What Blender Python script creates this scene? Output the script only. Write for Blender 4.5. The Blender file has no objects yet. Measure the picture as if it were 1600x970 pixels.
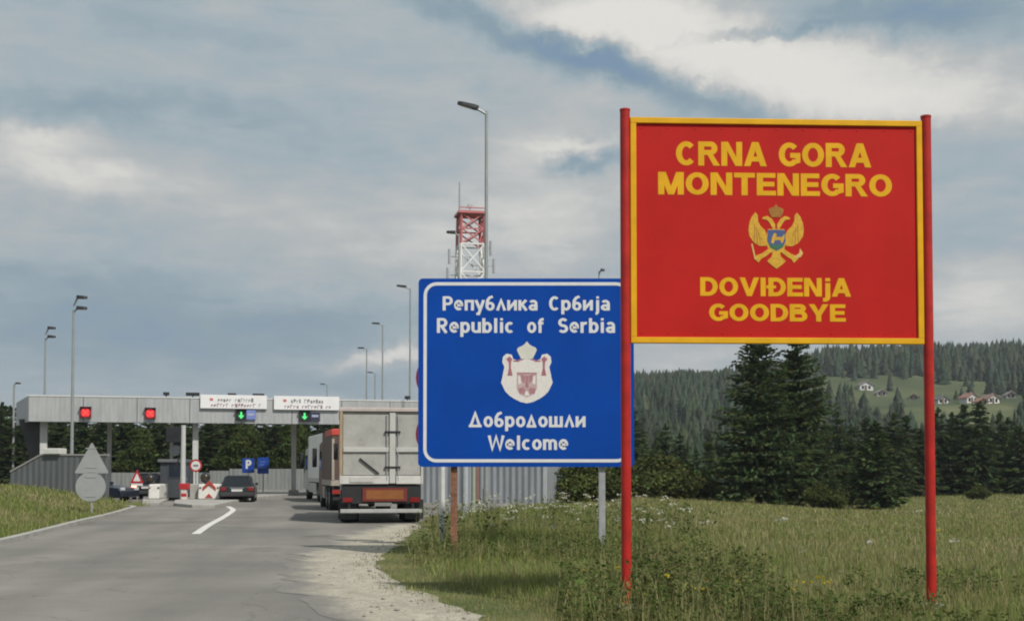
import bpy, bmesh, math, random
import numpy as np
from mathutils import Vector, Matrix, Quaternion

R = math.radians
sc = bpy.context.scene
COL = sc.collection
rng = np.random.default_rng(11)
random.seed(11)

# ------------------------------------------------------------------ camera
F, CX, CY, HOR, EYE = 1900.0, 800.0, 485.0, 735.0, 1.6      # lens in photo pixels, horizon row, eye height
PITCH = math.radians(2.0)                                   # the photo is the upper crop of a nearly level view
PPY = HOR - F * math.tan(PITCH)                              # row of the optical axis
cam = bpy.data.objects.new('camera', bpy.data.cameras.new('camera'))
COL.objects.link(cam)
cam.location = (0, 0, EYE)
cam.rotation_euler = (math.pi / 2 + PITCH, 0, 0)
cam.data.sensor_width = 36
cam.data.lens = 36 * F / 1600
cam.data.shift_y = (PPY - CY) / 1600
cam.data.clip_start = 0.1
cam.data.clip_end = 9000
sc.camera = cam


def ray(px, py):
    x, y = (px - CX) / F, (PPY - py) / F
    return Vector((x, math.cos(PITCH) - y * math.sin(PITCH), math.sin(PITCH) + y * math.cos(PITCH)))


def at(px, py, Y):
    r = ray(px, py)
    return Vector((0, 0, EYE)) + r * (Y / r.y)


def G(px, py, z=0.0):
    r = ray(px, py)
    return Vector((0, 0, EYE)) + r * ((z - EYE) / r.z)


# ------------------------------------------------------------------ world, sun, exposure
EXPO = 0.22
SUN = Vector((0.42, -0.52, 0.75)).normalized()
world = bpy.data.worlds.new('World')
sc.world = world
world.use_nodes = True
W = world.node_tree
W.nodes.clear()


class NT:
    """small helper to write node maths"""
    def __init__(s, tree): s.t = tree

    def n(s, typ, **kw):
        nd = s.t.nodes.new(typ)
        for k, v in kw.items(): setattr(nd, k, v)
        return nd

    def put(s, sock, v):
        if hasattr(v, 'is_output') or isinstance(v, bpy.types.NodeSocket): s.t.links.new(v, sock)
        else: sock.default_value = v

    def m(s, op, a, b=None, c=None, clamp=False):
        nd = s.n('ShaderNodeMath', operation=op, use_clamp=clamp)
        s.put(nd.inputs[0], a)
        if b is not None: s.put(nd.inputs[1], b)
        if c is not None: s.put(nd.inputs[2], c)
        return nd.outputs[0]

    def noise(s, vec, scale, detail=6, rough=0.55, dist=0.0):
        nd = s.n('ShaderNodeTexNoise')
        if vec is not None: s.put(nd.inputs['Vector'], vec)
        nd.inputs['Scale'].default_value = scale
        nd.inputs['Detail'].default_value = detail
        nd.inputs['Roughness'].default_value = rough
        nd.inputs['Distortion'].default_value = dist
        return nd.outputs

    def ramp(s, fac, stops, interp='LINEAR'):
        nd = s.n('ShaderNodeValToRGB')
        cr = nd.color_ramp
        cr.interpolation = interp
        while len(cr.elements) < len(stops): cr.elements.new(0.5)
        for e, (p, c) in zip(cr.elements, stops):
            e.position = p
            e.color = (*c, 1) if len(c) == 3 else c
        s.put(nd.inputs[0], fac)
        return nd.outputs[0]

    def mix(s, fac, a, b, blend='MIX'):
        nd = s.n('ShaderNodeMix', data_type='RGBA', blend_type=blend)
        s.put(nd.inputs[0], fac)
        for sock, v in ((nd.inputs[6], a), (nd.inputs[7], b)):
            s.put(sock, v if isinstance(v, bpy.types.NodeSocket) else (*v, 1)[:4])
        return nd.outputs[2]


def lin(r, g, b):
    return tuple(((c / 255 + 0.055) / 1.055) ** 2.4 if c > 10 else c / 255 / 12.92 for c in (r, g, b))


def build_sky():
    q = NT(W)
    sky = q.n('ShaderNodeTexSky', sky_type='NISHITA')
    sky.sun_disc = False
    sky.sun_elevation = math.asin(SUN.z)
    sky.sun_rotation = math.atan2(SUN.x, SUN.y)
    sky.air_density, sky.dust_density, sky.ozone_density = 1.0, 1.6, 1.0
    d = q.n('ShaderNodeTexCoord').outputs['Generated']
    sep = q.n('ShaderNodeSeparateXYZ'); q.put(sep.inputs[0], d)
    x, y, z = sep.outputs
    az0 = q.m('ARCTAN2', x, y)
    el0 = q.m('ARCSINE', z)
    # cloud layer seen in perspective: plane at constant height
    zz = q.m('ADD', q.m('MAXIMUM', z, 0.0), 0.13)
    cb = q.n('ShaderNodeCombineXYZ')
    q.put(cb.inputs[0], q.m('DIVIDE', x, zz)); q.put(cb.inputs[1], q.m('DIVIDE', y, zz))
    P = cb.outputs[0]
    n1 = q.noise(P, 1.35, 9, 0.6, 0.5)[0]
    n2 = q.noise(P, 6.0, 9, 0.62, 0.5)[0]
    st = q.n('ShaderNodeMapping'); q.put(st.inputs[0], d)
    st.inputs['Scale'].default_value = (9, 9, 40)
    st.inputs['Rotation'].default_value = (0, R(-6), 0)
    n3 = q.noise(st.outputs[0], 1.3, 9, 0.6, 0.6)[0]
    wn = q.noise(d, 10.0, 10, 0.68)[1]
    ws = q.n('ShaderNodeSeparateColor'); q.put(ws.inputs[0], wn)
    az = q.m('ADD', az0, q.m('MULTIPLY', q.m('SUBTRACT', ws.outputs[0], 0.5), 0.10))
    el = q.m('ADD', el0, q.m('MULTIPLY', q.m('SUBTRACT', ws.outputs[1], 0.5), 0.075))
    cov = q.m('MULTIPLY_ADD', n1, 0.20, 0.462)
    cov = q.m('ADD', cov, q.m('MULTIPLY', q.m('SUBTRACT', n2, 0.5), 0.24))
    cov = q.m('ADD', cov, q.m('MULTIPLY', q.m('SUBTRACT', n3, 0.5), 0.34))
    for (px, py, rx, ry, ang, amp) in SKY_BLOBS:
        v = ray(px, py).normalized()
        a, e = math.atan2(v.x, v.y), math.asin(v.z)
        ca, sa = math.cos(R(ang)), math.sin(R(ang))
        da, de = q.m('SUBTRACT', az, a), q.m('SUBTRACT', el, e)
        p1 = q.m('ADD', q.m('MULTIPLY', da, ca * F / rx), q.m('MULTIPLY', de, sa * F / rx))
        p2 = q.m('SUBTRACT', q.m('MULTIPLY', de, ca * F / ry), q.m('MULTIPLY', da, sa * F / ry))
        g = q.m('EXPONENT', q.m('MULTIPLY', q.m('ADD', q.m('MULTIPLY', p1, p1), q.m('MULTIPLY', p2, p2)), -1.0))
        cov = q.m('MULTIPLY_ADD', g, amp, cov)
    K = 10.0 * 2 ** -EXPO
    c = lambda r, g, b: tuple(v * K / 10 for v in lin(r, g, b))
    cloud = q.ramp(cov, [(0.14, c(120, 146, 171)), (0.33, c(138, 159, 171)), (0.50, c(161, 176, 184)),
                         (0.66, c(184, 188, 189)), (0.84, c(216, 215, 210)), (1.0, c(228, 226, 220))])
    up = q.n('ShaderNodeVectorMath', operation='SCALE'); q.put(up.inputs[0], cloud); up.inputs['Scale'].default_value = 10.0
    clear = q.m('MULTIPLY', q.m('SUBTRACT', 0.42, cov), 0.22, clamp=True)
    colr = q.mix(clear, up.outputs[0], sky.outputs[0])
    bg = q.n('ShaderNodeBackground'); q.put(bg.inputs[0], colr); bg.inputs[1].default_value = 0.1
    out = q.n('ShaderNodeOutputWorld'); W.links.new(bg.outputs[0], out.inputs[0])


SKY_BLOBS = [
    (960, 30, 210, 40, -4, .42), (1120, 75, 260, 40, -6, .34), (1300, 130, 190, 42, -8, .34), (1480, 150, 170, 45, 0, .20),
    (1420, 15, 190, 34, -6, -.34), (1180, 47, 95, 9, 9, -.38), (1060, 62, 80, 6, 6, -.2),
    (880, 85, 160, 26, -24, -.40), (1060, 135, 190, 26, -17, -.36), (720, 25, 130, 26, -18, -.28),
    (100, 268, 125, 36, -4, .32), (60, 215, 90, 16, 4, .2), (330, 300, 120, 30, -6, .06),
    (110, 165, 190, 22, 3, -.16), (300, 35, 260, 30, -4, -.12), (420, 190, 220, 45, -8, -.12),
    (560, 345, 230, 80, 6, .10), (830, 225, 90, 40, 10, .2), (880, 330, 120, 60, 4, .22), (912, 252, 52, 13, -4, -.30), (905, 222, 70, 10, -4, .2),
    (1000, 170, 110, 28, -6, .08), (250, 520, 330, 70, 0, -.30), (130, 440, 140, 30, 2, -.1), (540, 500, 130, 30, 3, -.12),
    (570, 562, 70, 13, 12, .34), (640, 556, 60, 12, 4, .34), (560, 610, 200, 24, 0, -.14),
    (1560, 470, 110, 60, 0, .26), (1540, 260, 110, 70, 0, -.08), (1060, 570, 120, 25, 4, .12),
    (680, 380, 120, 45, 0, .12), (1500, 370, 90, 28, 0, -.1)]
build_sky()

sun = bpy.data.objects.new('sun', bpy.data.lights.new('sun', 'SUN'))
COL.objects.link(sun)
sun.rotation_euler = (-SUN).to_track_quat('-Z', 'Y').to_euler()
sun.location = (0, 0, 60)
sun.data.energy = 3.4
sun.data.angle = R(1.5)
sun.data.color = (1.0, 0.95, 0.88)
sc.view_settings.view_transform = 'Standard'
sc.view_settings.look = 'None'
sc.view_settings.exposure = EXPO
sc.view_settings.gamma = 1.0
sc.view_settings.use_curve_mapping = False
sc.cycles.max_bounces = 5
sc.cycles.diffuse_bounces = 3
sc.cycles.transparent_max_bounces = 8
sc.cycles.filter_width = 2.0
sc.cycles.use_denoising = True

# ------------------------------------------------------------------ materials
MATS = {}


def mat(name, base, rough=0.6, var=0.12, scale=3.0, bump=0.0, bscale=40.0, metal=0.0, dirt=0.0, dirtcol=(0.12, 0.10, 0.08), spec=0.5, emit=None, es=0.0, coord='Object'):
    if name in MATS: return MATS[name]
    m = bpy.data.materials.new(name); m.use_nodes = True
    q = NT(m.node_tree)
    b = m.node_tree.nodes['Principled BSDF']
    tc = q.n('ShaderNodeTexCoord').outputs[coord]
    nz = q.noise(tc, scale, 5, 0.6)[0]
    lo = tuple(v * (1 - var) for v in base); hi = tuple(min(1, v * (1 + var)) for v in base)
    colr = q.ramp(nz, [(0.3, lo), (0.7, hi)])
    if dirt:
        dn = q.noise(tc, scale * 2.7, 7, 0.7)[0]
        colr = q.mix(q.m('MULTIPLY', q.m('SUBTRACT', dn, 0.5, clamp=True), dirt * 4, clamp=True), colr, dirtcol)
    q.put(b.inputs['Base Color'], colr)
    b.inputs['Roughness'].default_value = rough
    b.inputs['Metallic'].default_value = metal
    b.inputs['Specular IOR Level'].default_value = spec
    if bump:
        bn = q.n('ShaderNodeBump'); bn.inputs['Strength'].default_value = bump; bn.inputs['Distance'].default_value = 0.02
        q.put(bn.inputs['Height'], q.noise(tc, bscale, 4)[0]); q.put(b.inputs['Normal'], bn.outputs[0])
    if emit:
        b.inputs['Emission Color'].default_value = (*emit, 1); b.inputs['Emission Strength'].default_value = es
    MATS[name] = m
    return m


def foliage_mat(name, trans=0.25, rough=0.7):
    m = bpy.data.materials.new(name); m.use_nodes = True
    q = NT(m.node_tree); nt = m.node_tree
    b = nt.nodes['Principled BSDF']; out = nt.nodes['Material Output']
    a = q.n('ShaderNodeAttribute', attribute_name='col').outputs['Color']
    q.put(b.inputs['Base Color'], a); b.inputs['Roughness'].default_value = rough; b.inputs['Specular IOR Level'].default_value = 0.15
    t = q.n('ShaderNodeBsdfTranslucent'); q.put(t.inputs[0], a)
    mx = q.n('ShaderNodeMixShader'); mx.inputs[0].default_value = trans
    nt.links.new(b.outputs[0], mx.inputs[1]); nt.links.new(t.outputs[0], mx.inputs[2]); nt.links.new(mx.outputs[0], out.inputs[0])
    return m


def corrugated(name, base, pitch, axis='x', rough=0.55, metal=0.0, depth=0.6, seam=0.0):
    if name in MATS: return MATS[name]
    m = bpy.data.materials.new(name); m.use_nodes = True
    q = NT(m.node_tree); b = m.node_tree.nodes['Principled BSDF']
    tc = q.n('ShaderNodeTexCoord').outputs['Object']
    sep = q.n('ShaderNodeSeparateXYZ'); q.put(sep.inputs[0], tc)
    a = sep.outputs['xyz'.index(axis)]
    w = q.m('SINE', q.m('MULTIPLY', a, 2 * math.pi / pitch))
    bn = q.n('ShaderNodeBump'); bn.inputs['Strength'].default_value = depth; bn.inputs['Distance'].default_value = 0.03
    q.put(bn.inputs['Height'], w); q.put(b.inputs['Normal'], bn.outputs[0])
    mp = q.n('ShaderNodeMapping'); q.put(mp.inputs[0], tc); mp.inputs['Scale'].default_value = (1.5, 1.5, 0.25)
    nz = q.noise(mp.outputs[0], 2.0, 6, 0.65)[0]
    colr = q.ramp(nz, [(0.3, tuple(v * 0.8 for v in base)), (0.7, tuple(v * 1.12 for v in base))])
    if seam:
        fr = q.m('FRACT', q.m('DIVIDE', a, seam))
        colr = q.mix(q.m('LESS_THAN', fr, 0.02), colr, tuple(v * 0.45 for v in base))
    q.put(b.inputs['Base Color'], colr)
    b.inputs['Roughness'].default_value = rough; b.inputs['Metallic'].default_value = metal
    MATS[name] = m
    return m


# ------------------------------------------------------------------ object helpers
def tag(o, label=None, cat=None, group=None, kind=None):
    if label: o['label'] = label
    if cat: o['category'] = cat
    if group: o['group'] = group
    if kind: o['kind'] = kind
    return o


def empty(name, loc=(0, 0, 0), rz=0.0, label=None, cat=None, group=None):
    o = bpy.data.objects.new(name, None); COL.objects.link(o)
    o.empty_display_size = 0.3
    o.location = loc; o.rotation_euler = (0, 0, rz)
    return tag(o, label, cat, group)


def copy_tree(o, parent=None):
    c = o.copy(); COL.objects.link(c)
    if parent: c.parent = parent
    for ch in list(o.children): copy_tree(ch, c)
    return c


class MB:
    def __init__(s): s.v = []; s.f = []

    def add(s, vs, fs):
        k = len(s.v); s.v += [tuple(v) for v in vs]; s.f += [tuple(i + k for i in f) for f in fs]
        return s

    def box(s, c, d, rz=0.0, M=None):
        hx, hy, hz = d[0] / 2, d[1] / 2, d[2] / 2
        vs = [Vector((sx * hx, sy * hy, sz * hz)) for sz in (-1, 1) for sy in (-1, 1) for sx in (-1, 1)]
        m = M if M is not None else Matrix.Rotation(rz, 3, 'Z')
        vs = [m @ v + Vector(c) for v in vs]
        return s.add(vs, [(0, 2, 3, 1), (4, 5, 7, 6), (0, 1, 5, 4), (2, 6, 7, 3), (1, 3, 7, 5), (0, 4, 6, 2)])

    def bx(s, x0, x1, y0, y1, z0, z1):
        return s.box(((x0 + x1) / 2, (y0 + y1) / 2, (z0 + z1) / 2), (x1 - x0, y1 - y0, z1 - z0))

    def tube(s, p0, p1, r0, r1=None, n=10, cap=True):
        r1 = r0 if r1 is None else r1
        p0, p1 = Vector(p0), Vector(p1)
        d = (p1 - p0).normalized()
        a = d.orthogonal().normalized(); b = d.cross(a)
        vs = []
        for p, r in ((p0, r0), (p1, r1)):
            for i in range(n):
                t = 2 * math.pi * i / n
                vs.append(p + a * (r * math.cos(t)) + b * (r * math.sin(t)))
        fs = [(i, (i + 1) % n, n + (i + 1) % n, n + i) for i in range(n)]
        if cap: fs += [tuple(range(n - 1, -1, -1)), tuple(range(n, 2 * n))]
        return s.add(vs, fs)

    def bar(s, p0, p1, w, h):
        """square bar between two points"""
        p0, p1 = Vector(p0), Vector(p1)
        d = (p1 - p0); L = d.length; d.normalize()
        side = d.cross(Vector((0, 0, 1)))
        if side.length < 1e-4: side = Vector((1, 0, 0))
        side.normalize(); up = side.cross(d)
        M = Matrix((side, d, up)).transposed()
        return s.box((p0 + p1) / 2, (w, L, h), M=M)

    def prism(s, pts, y0, y1):
        """outline in x,z pushed from y0 (front, towards -y) to y1"""
        n = len(pts)
        area = sum(pts[i][0] * pts[(i + 1) % n][1] - pts[(i + 1) % n][0] * pts[i][1] for i in range(n))
        if area < 0: pts = pts[::-1]
        vs = [(p[0], y0, p[1]) for p in pts] + [(p[0], y1, p[1]) for p in pts]
        fs = [tuple(range(n)), tuple(range(2 * n - 1, n - 1, -1))]
        fs += [(i, n + i, n + (i + 1) % n, (i + 1) % n) for i in range(n)]
        return s.add(vs, fs)

    def prism_x(s, pts, x0, x1):
        """outline in y,z pushed along x"""
        n = len(pts)
        vs = [(x0, p[0], p[1]) for p in pts] + [(x1, p[0], p[1]) for p in pts]
        fs = [tuple(range(n)), tuple(range(2 * n - 1, n - 1, -1))] + [(i, n + i, n + (i + 1) % n, (i + 1) % n) for i in range(n)]
        return s.add(vs, fs)

    def strip(s, L, Rr, y0, y1, closed=False):
        """ribbon between two outlines (x,z), front face at y0"""
        n = len(L); k = n if closed else n - 1
        vs = [(p[0], y0, p[1]) for p in L] + [(p[0], y0, p[1]) for p in Rr] + [(p[0], y1, p[1]) for p in L] + [(p[0], y1, p[1]) for p in Rr]
        fs = []
        for i in range(k):
            j = (i + 1) % n
            fs += [(i, n + i, n + j, j), (i, j, 2 * n + j, 2 * n + i), (n + i, 3 * n + i, 3 * n + j, n + j)]
        if not closed:
            fs += [(0, 2 * n, 3 * n, n), (n - 1, 2 * n - 1, 4 * n - 1, 3 * n - 1)]
        return s.add(vs, fs)

    def lathe(s, prof, c=(0, 0, 0), n=20):
        vs, fs = [], []
        for r, z in prof:
            for i in range(n):
                t = 2 * math.pi * i / n
                vs.append((c[0] + r * math.cos(t), c[1] + r * math.sin(t), c[2] + z))
        for k in range(len(prof) - 1):
            for i in range(n):
                j = (i + 1) % n
                fs.append((k * n + i, k * n + j, (k + 1) * n + j, (k + 1) * n + i))
        fs += [tuple(range(n - 1, -1, -1)), tuple(range((len(prof) - 1) * n, len(prof) * n))]
        return s.add(vs, fs)

    def build(s, name, m, parent=None, bevel=0.0, smooth=0.0, seg=2, fixn=True):
        me = bpy.data.meshes.new(name)
        me.from_pydata(s.v, [], s.f)
        if fixn:
            bm = bmesh.new(); bm.from_mesh(me)
            bmesh.ops.recalc_face_normals(bm, faces=bm.faces[:])
            bm.to_mesh(me); bm.free()
        me.materials.append(m)
        if smooth:
            me.polygons.foreach_set('use_smooth', [True] * len(me.polygons))
            me.set_sharp_from_angle(angle=R(smooth))
        o = bpy.data.objects.new(name, me); COL.objects.link(o)
        if parent: o.parent = parent
        if bevel:
            b = o.modifiers.new('bevel', 'BEVEL'); b.width = bevel; b.segments = seg; b.limit_method = 'ANGLE'; b.angle_limit = R(35)
        return o


def np_mesh(name, V, T, m, col=None, parent=None, smooth=False):
    """fast triangle mesh from numpy arrays with an optional colour per vertex"""
    me = bpy.data.meshes.new(name)
    V = np.asarray(V, np.float32); T = np.asarray(T, np.int32)
    me.vertices.add(len(V)); me.vertices.foreach_set('co', V.ravel())
    me.loops.add(T.size); me.loops.foreach_set('vertex_index', T.ravel())
    me.polygons.add(len(T)); me.polygons.foreach_set('loop_start', np.arange(0, T.size, 3, dtype=np.int32))
    me.update(calc_edges=True)
    if col is not None:
        a = me.color_attributes.new('col', 'FLOAT_COLOR', 'POINT')
        c = np.ones((len(V), 4), np.float32); c[:, :3] = col
        a.data.foreach_set('color', c.ravel())
    if smooth: me.polygons.foreach_set('use_smooth', np.ones(len(T), bool))
    me.materials.append(m)
    if name is None: return me
    o = bpy.data.objects.new(name, me); COL.objects.link(o)
    if parent: o.parent = parent
    return o


# ------------------------------------------------------------------ terrain
def ss(a, b, x):
    t = np.clip((x - a) / (b - a), 0, 1)
    return t * t * (3 - 2 * t)


def wob(x, y, s, seed=0.0):
    """cheap smooth noise, about -1..1"""
    return (np.sin(x * s + 1.3 * np.sin(y * s * 0.7 + seed) + seed) + np.sin(y * s * 1.13 + 1.7 * np.sin(x * s * 0.6 + 2 + seed)) +
            np.sin((x + y) * s * 2.1 + seed * 3) * 0.5 + np.sin((x - y) * s * 3.7 + 1 + seed) * 0.3) / 2.8


right_px = [(790, 1060), (770, 1000), (735, 962), (690, 944), (640, 925), (600, 905), (580, 886), (592, 868), (618, 846), (650, 822), (672, 806)]
RIGHT = [G(*p) for p in right_px]
RIGHT = [Vector((0.9, -30, 0)), Vector((0.6, 2, 0))] + RIGHT + [Vector((-2.0, 47, 0)), Vector((0.5, 58, 0))]
left_px = [(-260, 905), (-60, 862), (0, 849), (60, 834), (120, 818), (170, 806), (200, 797), (206, 793)]
LEFT = [G(*p) for p in left_px]
LEFT = [Vector((-8.5, -30, 0)), Vector((-8.5, 8, 0))] + LEFT + [Vector((-18.5, 55.4, 0)), Vector((-24, 56.2, 0)), Vector((-70, 57, 0))]
ROAD = RIGHT + [Vector((4.0, 66, 0)), Vector((4, 118, 0)), Vector((-70, 118, 0))] + LEFT[::-1]
ROADXY = np.array([(p.x, p.y) for p in ROAD])


def in_poly(x, y, poly):
    c = np.zeros(x.shape, bool)
    n = len(poly)
    for i in range(n):
        x0, y0 = poly[i]; x1, y1 = poly[(i + 1) % n]
        if y0 == y1: continue
        t = ((y0 > y) != (y1 > y)) & (x < (x1 - x0) * (y - y0) / (y1 - y0) + x0)
        c ^= t
    return c


RY = np.array([p.y for p in RIGHT]); RX = np.array([p.x for p in RIGHT])
RORD = np.argsort(RY); RY, RX = RY[RORD], RX[RORD]
LP = sorted([(p.y, p.x) for p in LEFT[:10]])
LY = np.array([p[0] for p in LP]); LX = np.array([p[1] for p in LP])
CU = [-3, -1, -.6, -.42, -.3, -.1, 0, .1, .17, .215, .26, .34, .42, .6, 1.2, 3]
CE = [.006, .008, .008, .008, .008, .010, .030, .060, .061, .065, .079, .081, .084, .088, .06, .02]


def terr(X, Y):
    X = np.asarray(X, float); Y = np.asarray(Y, float)
    xe = np.interp(Y, RY, RX)
    d = X - xe
    z = -0.85 * ss(3, 22, d) * ss(22, 78, Y) * (1 - 0.45 * ss(30, 60, X))
    z = z + 0.045 * ss(0.3, 2.5, d) * (1 - ss(30, 50, Y)) * (Y > 0) * (1 + 0.8 * wob(X, Y, 0.9, 2))
    z = z + 0.05 * ss(4, 12, d) * wob(X, Y, 0.35, 5) * (Y < 200)
    xl = np.interp(Y, LY, LX)
    z = z + 0.85 * ss(0.2, 7, xl - X) * ss(10, 40, Y) * (1 - ss(58, 66, Y)) * (Y > -30) * (Y < 57.5)
    u = X / np.maximum(Y, 30)
    e = np.interp(u, CU, CE)
    t = np.clip((Y - 165) / 620, 0, 1); s = t * t * (3 - 2 * t)
    h = e * 800 * s + s * (1 - s) * 10 * wob(X, Y, 0.012, 1) + 3 * ss(170, 300, Y) * (1 - ss(600, 780, Y)) * wob(X, Y, 0.03, 4)
    return z + h * (Y > 0)


def tz(x, y): return float(terr(np.array([x]), np.array([y]))[0])


def axis(lo, hi, fine, step, grow=1.09):
    out = [0.0]; d = step
    while out[-1] < hi:
        if out[-1] > fine: d *= grow
        out.append(out[-1] + d)
    neg = [0.0]; d = step
    while neg[-1] > lo:
        if neg[-1] < -min(fine, 34): d *= grow
        neg.append(neg[-1] - d)
    return np.array(sorted(set(neg[1:] + out)))


# ---- ground material: meadow with dry and fresh patches, woodland floor far away
def ground_material():
    m = bpy.data.materials.new('meadow'); m.use_nodes = True
    q = NT(m.node_tree); b = m.node_tree.nodes['Principled BSDF']
    tc = q.n('ShaderNodeTexCoord').outputs['Object']
    big = q.noise(tc, 0.055, 6, 0.6)[0]; mid = q.noise(tc, 0.6, 6, 0.65)[0]; fine = q.noise(tc, 9.0, 6, 0.7)[0]
    c1 = q.ramp(mid, [(0.32, (0.095, 0.105, 0.042)), (0.5, (0.150, 0.148, 0.065)), (0.68, (0.215, 0.195, 0.098))])
    c2 = q.ramp(mid, [(0.32, (0.080, 0.105, 0.040)), (0.6, (0.125, 0.140, 0.055)), (0.75, (0.160, 0.155, 0.07))])
    col = q.mix(q.ramp(big, [(0.42, (0, 0, 0)), (0.58, (1, 1, 1))]), c1, c2)
    col = q.mix(0.5, col, q.ramp(fine, [(0.3, (0.35, 0.35, 0.3)), (0.7, (1.5, 1.5, 1.4))]), 'MULTIPLY')
    gp = q.n('ShaderNodeSeparateXYZ'); q.put(gp.inputs[0], tc)
    heath = q.m('DIVIDE', q.m('SUBTRACT', gp.outputs[1], 170.0), 160.0, clamp=True)          # the far slopes carry darker heath and scrub
    scrub = q.ramp(q.noise(tc, 0.02, 6, .6)[0], [(0.36, (0.055, 0.072, 0.036)), (0.56, (0.095, 0.112, 0.052)), (0.7, (0.150, 0.155, 0.080))])
    col = q.mix(heath, col, scrub)
    q.put(b.inputs['Base Color'], col)
    b.inputs['Roughness'].default_value = 0.95; b.inputs['Specular IOR Level'].default_value = 0.1
    bn = q.n('ShaderNodeBump'); bn.inputs['Strength'].default_value = 0.6; bn.inputs['Distance'].default_value = 0.08
    q.put(bn.inputs['Height'], fine); q.put(b.inputs['Normal'], bn.outputs[0])
    return m


def build_ground():
    xs = axis(-2600, 2600, 60, 0.8); ys = axis(-900, 4200, 130, 0.8, 1.05)
    X, Y = np.meshgrid(xs, ys)
    Z = terr(X, Y)
    V = np.stack([X.ravel(), Y.ravel(), Z.ravel()], 1)
    nx, ny = len(xs), len(ys)
    i = (np.arange(ny - 1)[:, None] * nx + np.arange(nx - 1)[None]).ravel()
    T = np.concatenate([np.stack([i, i + 1, i + nx + 1], 1), np.stack([i, i + nx + 1, i + nx], 1)])
    o = np_mesh('ground', V, T, ground_material(), smooth=True)
    tag(o, kind='structure')


build_ground()


def road_material():
    m = bpy.data.materials.new('worn_asphalt'); m.use_nodes = True
    q = NT(m.node_tree); b = m.node_tree.nodes['Principled BSDF']
    tc = q.n('ShaderNodeTexCoord').outputs['Object']
    mp = q.n('ShaderNodeMapping'); q.put(mp.inputs[0], tc); mp.inputs['Scale'].default_value = (0.55, 0.12, 1); mp.inputs['Rotation'].default_value = (0, 0, R(-9))
    streak = q.noise(mp.outputs[0], 1.0, 5, 0.6)[0]
    big = q.noise(tc, 0.22, 7, 0.62)[0]; fine = q.noise(tc, 34, 5, 0.75)[0]
    col = q.ramp(big, [(0.33, (0.158, 0.149, 0.134)), (0.5, (0.200, 0.190, 0.170)), (0.66, (0.245, 0.231, 0.204))])
    col = q.mix(0.35, col, q.ramp(streak, [(0.35, (0.62, 0.62, 0.62)), (0.65, (1.3, 1.3, 1.28))]), 'MULTIPLY')
    pt = q.noise(tc, 0.33, 8, 0.6, 0.4)[0]
    col = q.mix(q.m('MULTIPLY', q.m('SUBTRACT', pt, 0.60, clamp=True), 9.0, clamp=True), col, (0.098, 0.092, 0.086))
    col = q.mix(0.30, col, q.ramp(fine, [(0.3, (0.5, 0.5, 0.5)), (0.7, (1.5, 1.5, 1.5))]), 'MULTIPLY')
    rt = q.n('ShaderNodeMapping'); q.put(rt.inputs[0], tc); rt.inputs['Rotation'].default_value = (0, 0, R(-10))
    rs = q.n('ShaderNodeSeparateXYZ'); q.put(rs.inputs[0], rt.outputs[0])
    wig = q.m('ADD', rs.outputs[0], q.m('MULTIPLY', q.noise(tc, .12, 3)[0], 1.6))
    trk = q.m('POWER', q.m('ABSOLUTE', q.m('SINE', q.m('MULTIPLY', wig, math.pi / 1.75))), 5.0)
    col = q.mix(q.m('MULTIPLY', trk, q.m('MULTIPLY', q.noise(tc, .5, 5)[0], 0.42)), col, (0.115, 0.108, 0.10))
    oil = q.noise(tc, 1.1, 6, .6)[0]
    col = q.mix(q.m('MULTIPLY', q.m('SUBTRACT', oil, .66, clamp=True), 6.0, clamp=True), col, (0.07, 0.066, 0.062))
    vo = q.n('ShaderNodeTexVoronoi', feature='DISTANCE_TO_EDGE'); vo.inputs['Scale'].default_value = 0.35
    wv = q.n('ShaderNodeVectorMath', operation='ADD'); q.put(wv.inputs[0], tc); q.put(wv.inputs[1], q.noise(tc, 1.2, 5)[1]); q.put(vo.inputs['Vector'], wv.outputs[0])
    col = q.mix(q.m('MULTIPLY', q.m('LESS_THAN', vo.outputs[0], 0.005), 0.30), col, (0.07, 0.066, 0.06))
    q.put(b.inputs['Base Color'], col); b.inputs['Roughness'].default_value = 0.88; b.inputs['Specular IOR Level'].default_value = 0.3
    bn = q.n('ShaderNodeBump'); bn.inputs['Strength'].default_value = 0.35; bn.inputs['Distance'].default_value = 0.01
    q.put(bn.inputs['Height'], fine); q.put(b.inputs['Normal'], bn.outputs[0])
    return m


def sheet(name, pts, z, m):
    mb = MB(); mb.add([(p[0], p[1], z) for p in pts], [tuple(range(len(pts)))])
    o = mb.build(name, m, fixn=False)
    if o.data.polygons[0].normal.z < 0: o.data.flip_normals()
    return tag(o, kind='structure')


def ragged(pts, step, amp, seed):
    """resample a polyline and roughen it"""
    r = random.Random(seed); out = []
    for a, b in zip(pts[:-1], pts[1:]):
        n = max(1, int((b - a).length / step))
        for i in range(n):
            p = a.lerp(b, i / n); nrm = Vector((-(b - a).y, (b - a).x, 0)).normalized()
            out.append(p + nrm * r.uniform(-amp, amp))
    return out + [pts[-1]]


sheet('road', ROAD, 0.004, road_material())

# dusty gravel shoulder between the asphalt and the grass
GIN = [G(*p) for p in [(700, 1060), (650, 1000), (615, 975), (560, 950), (535, 930), (515, 905), (495, 885), (500, 868), (545, 850), (560, 838), (600, 826), (648, 818)]]
GIN = [Vector((0.1, 2, 0))] + GIN
gout = ragged([Vector((0.62, 2, 0))] + [G(*p) for p in right_px[:-1]], 0.35, 0.10, 3)
gin = ragged(GIN, 0.4, 0.16, 4)


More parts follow.
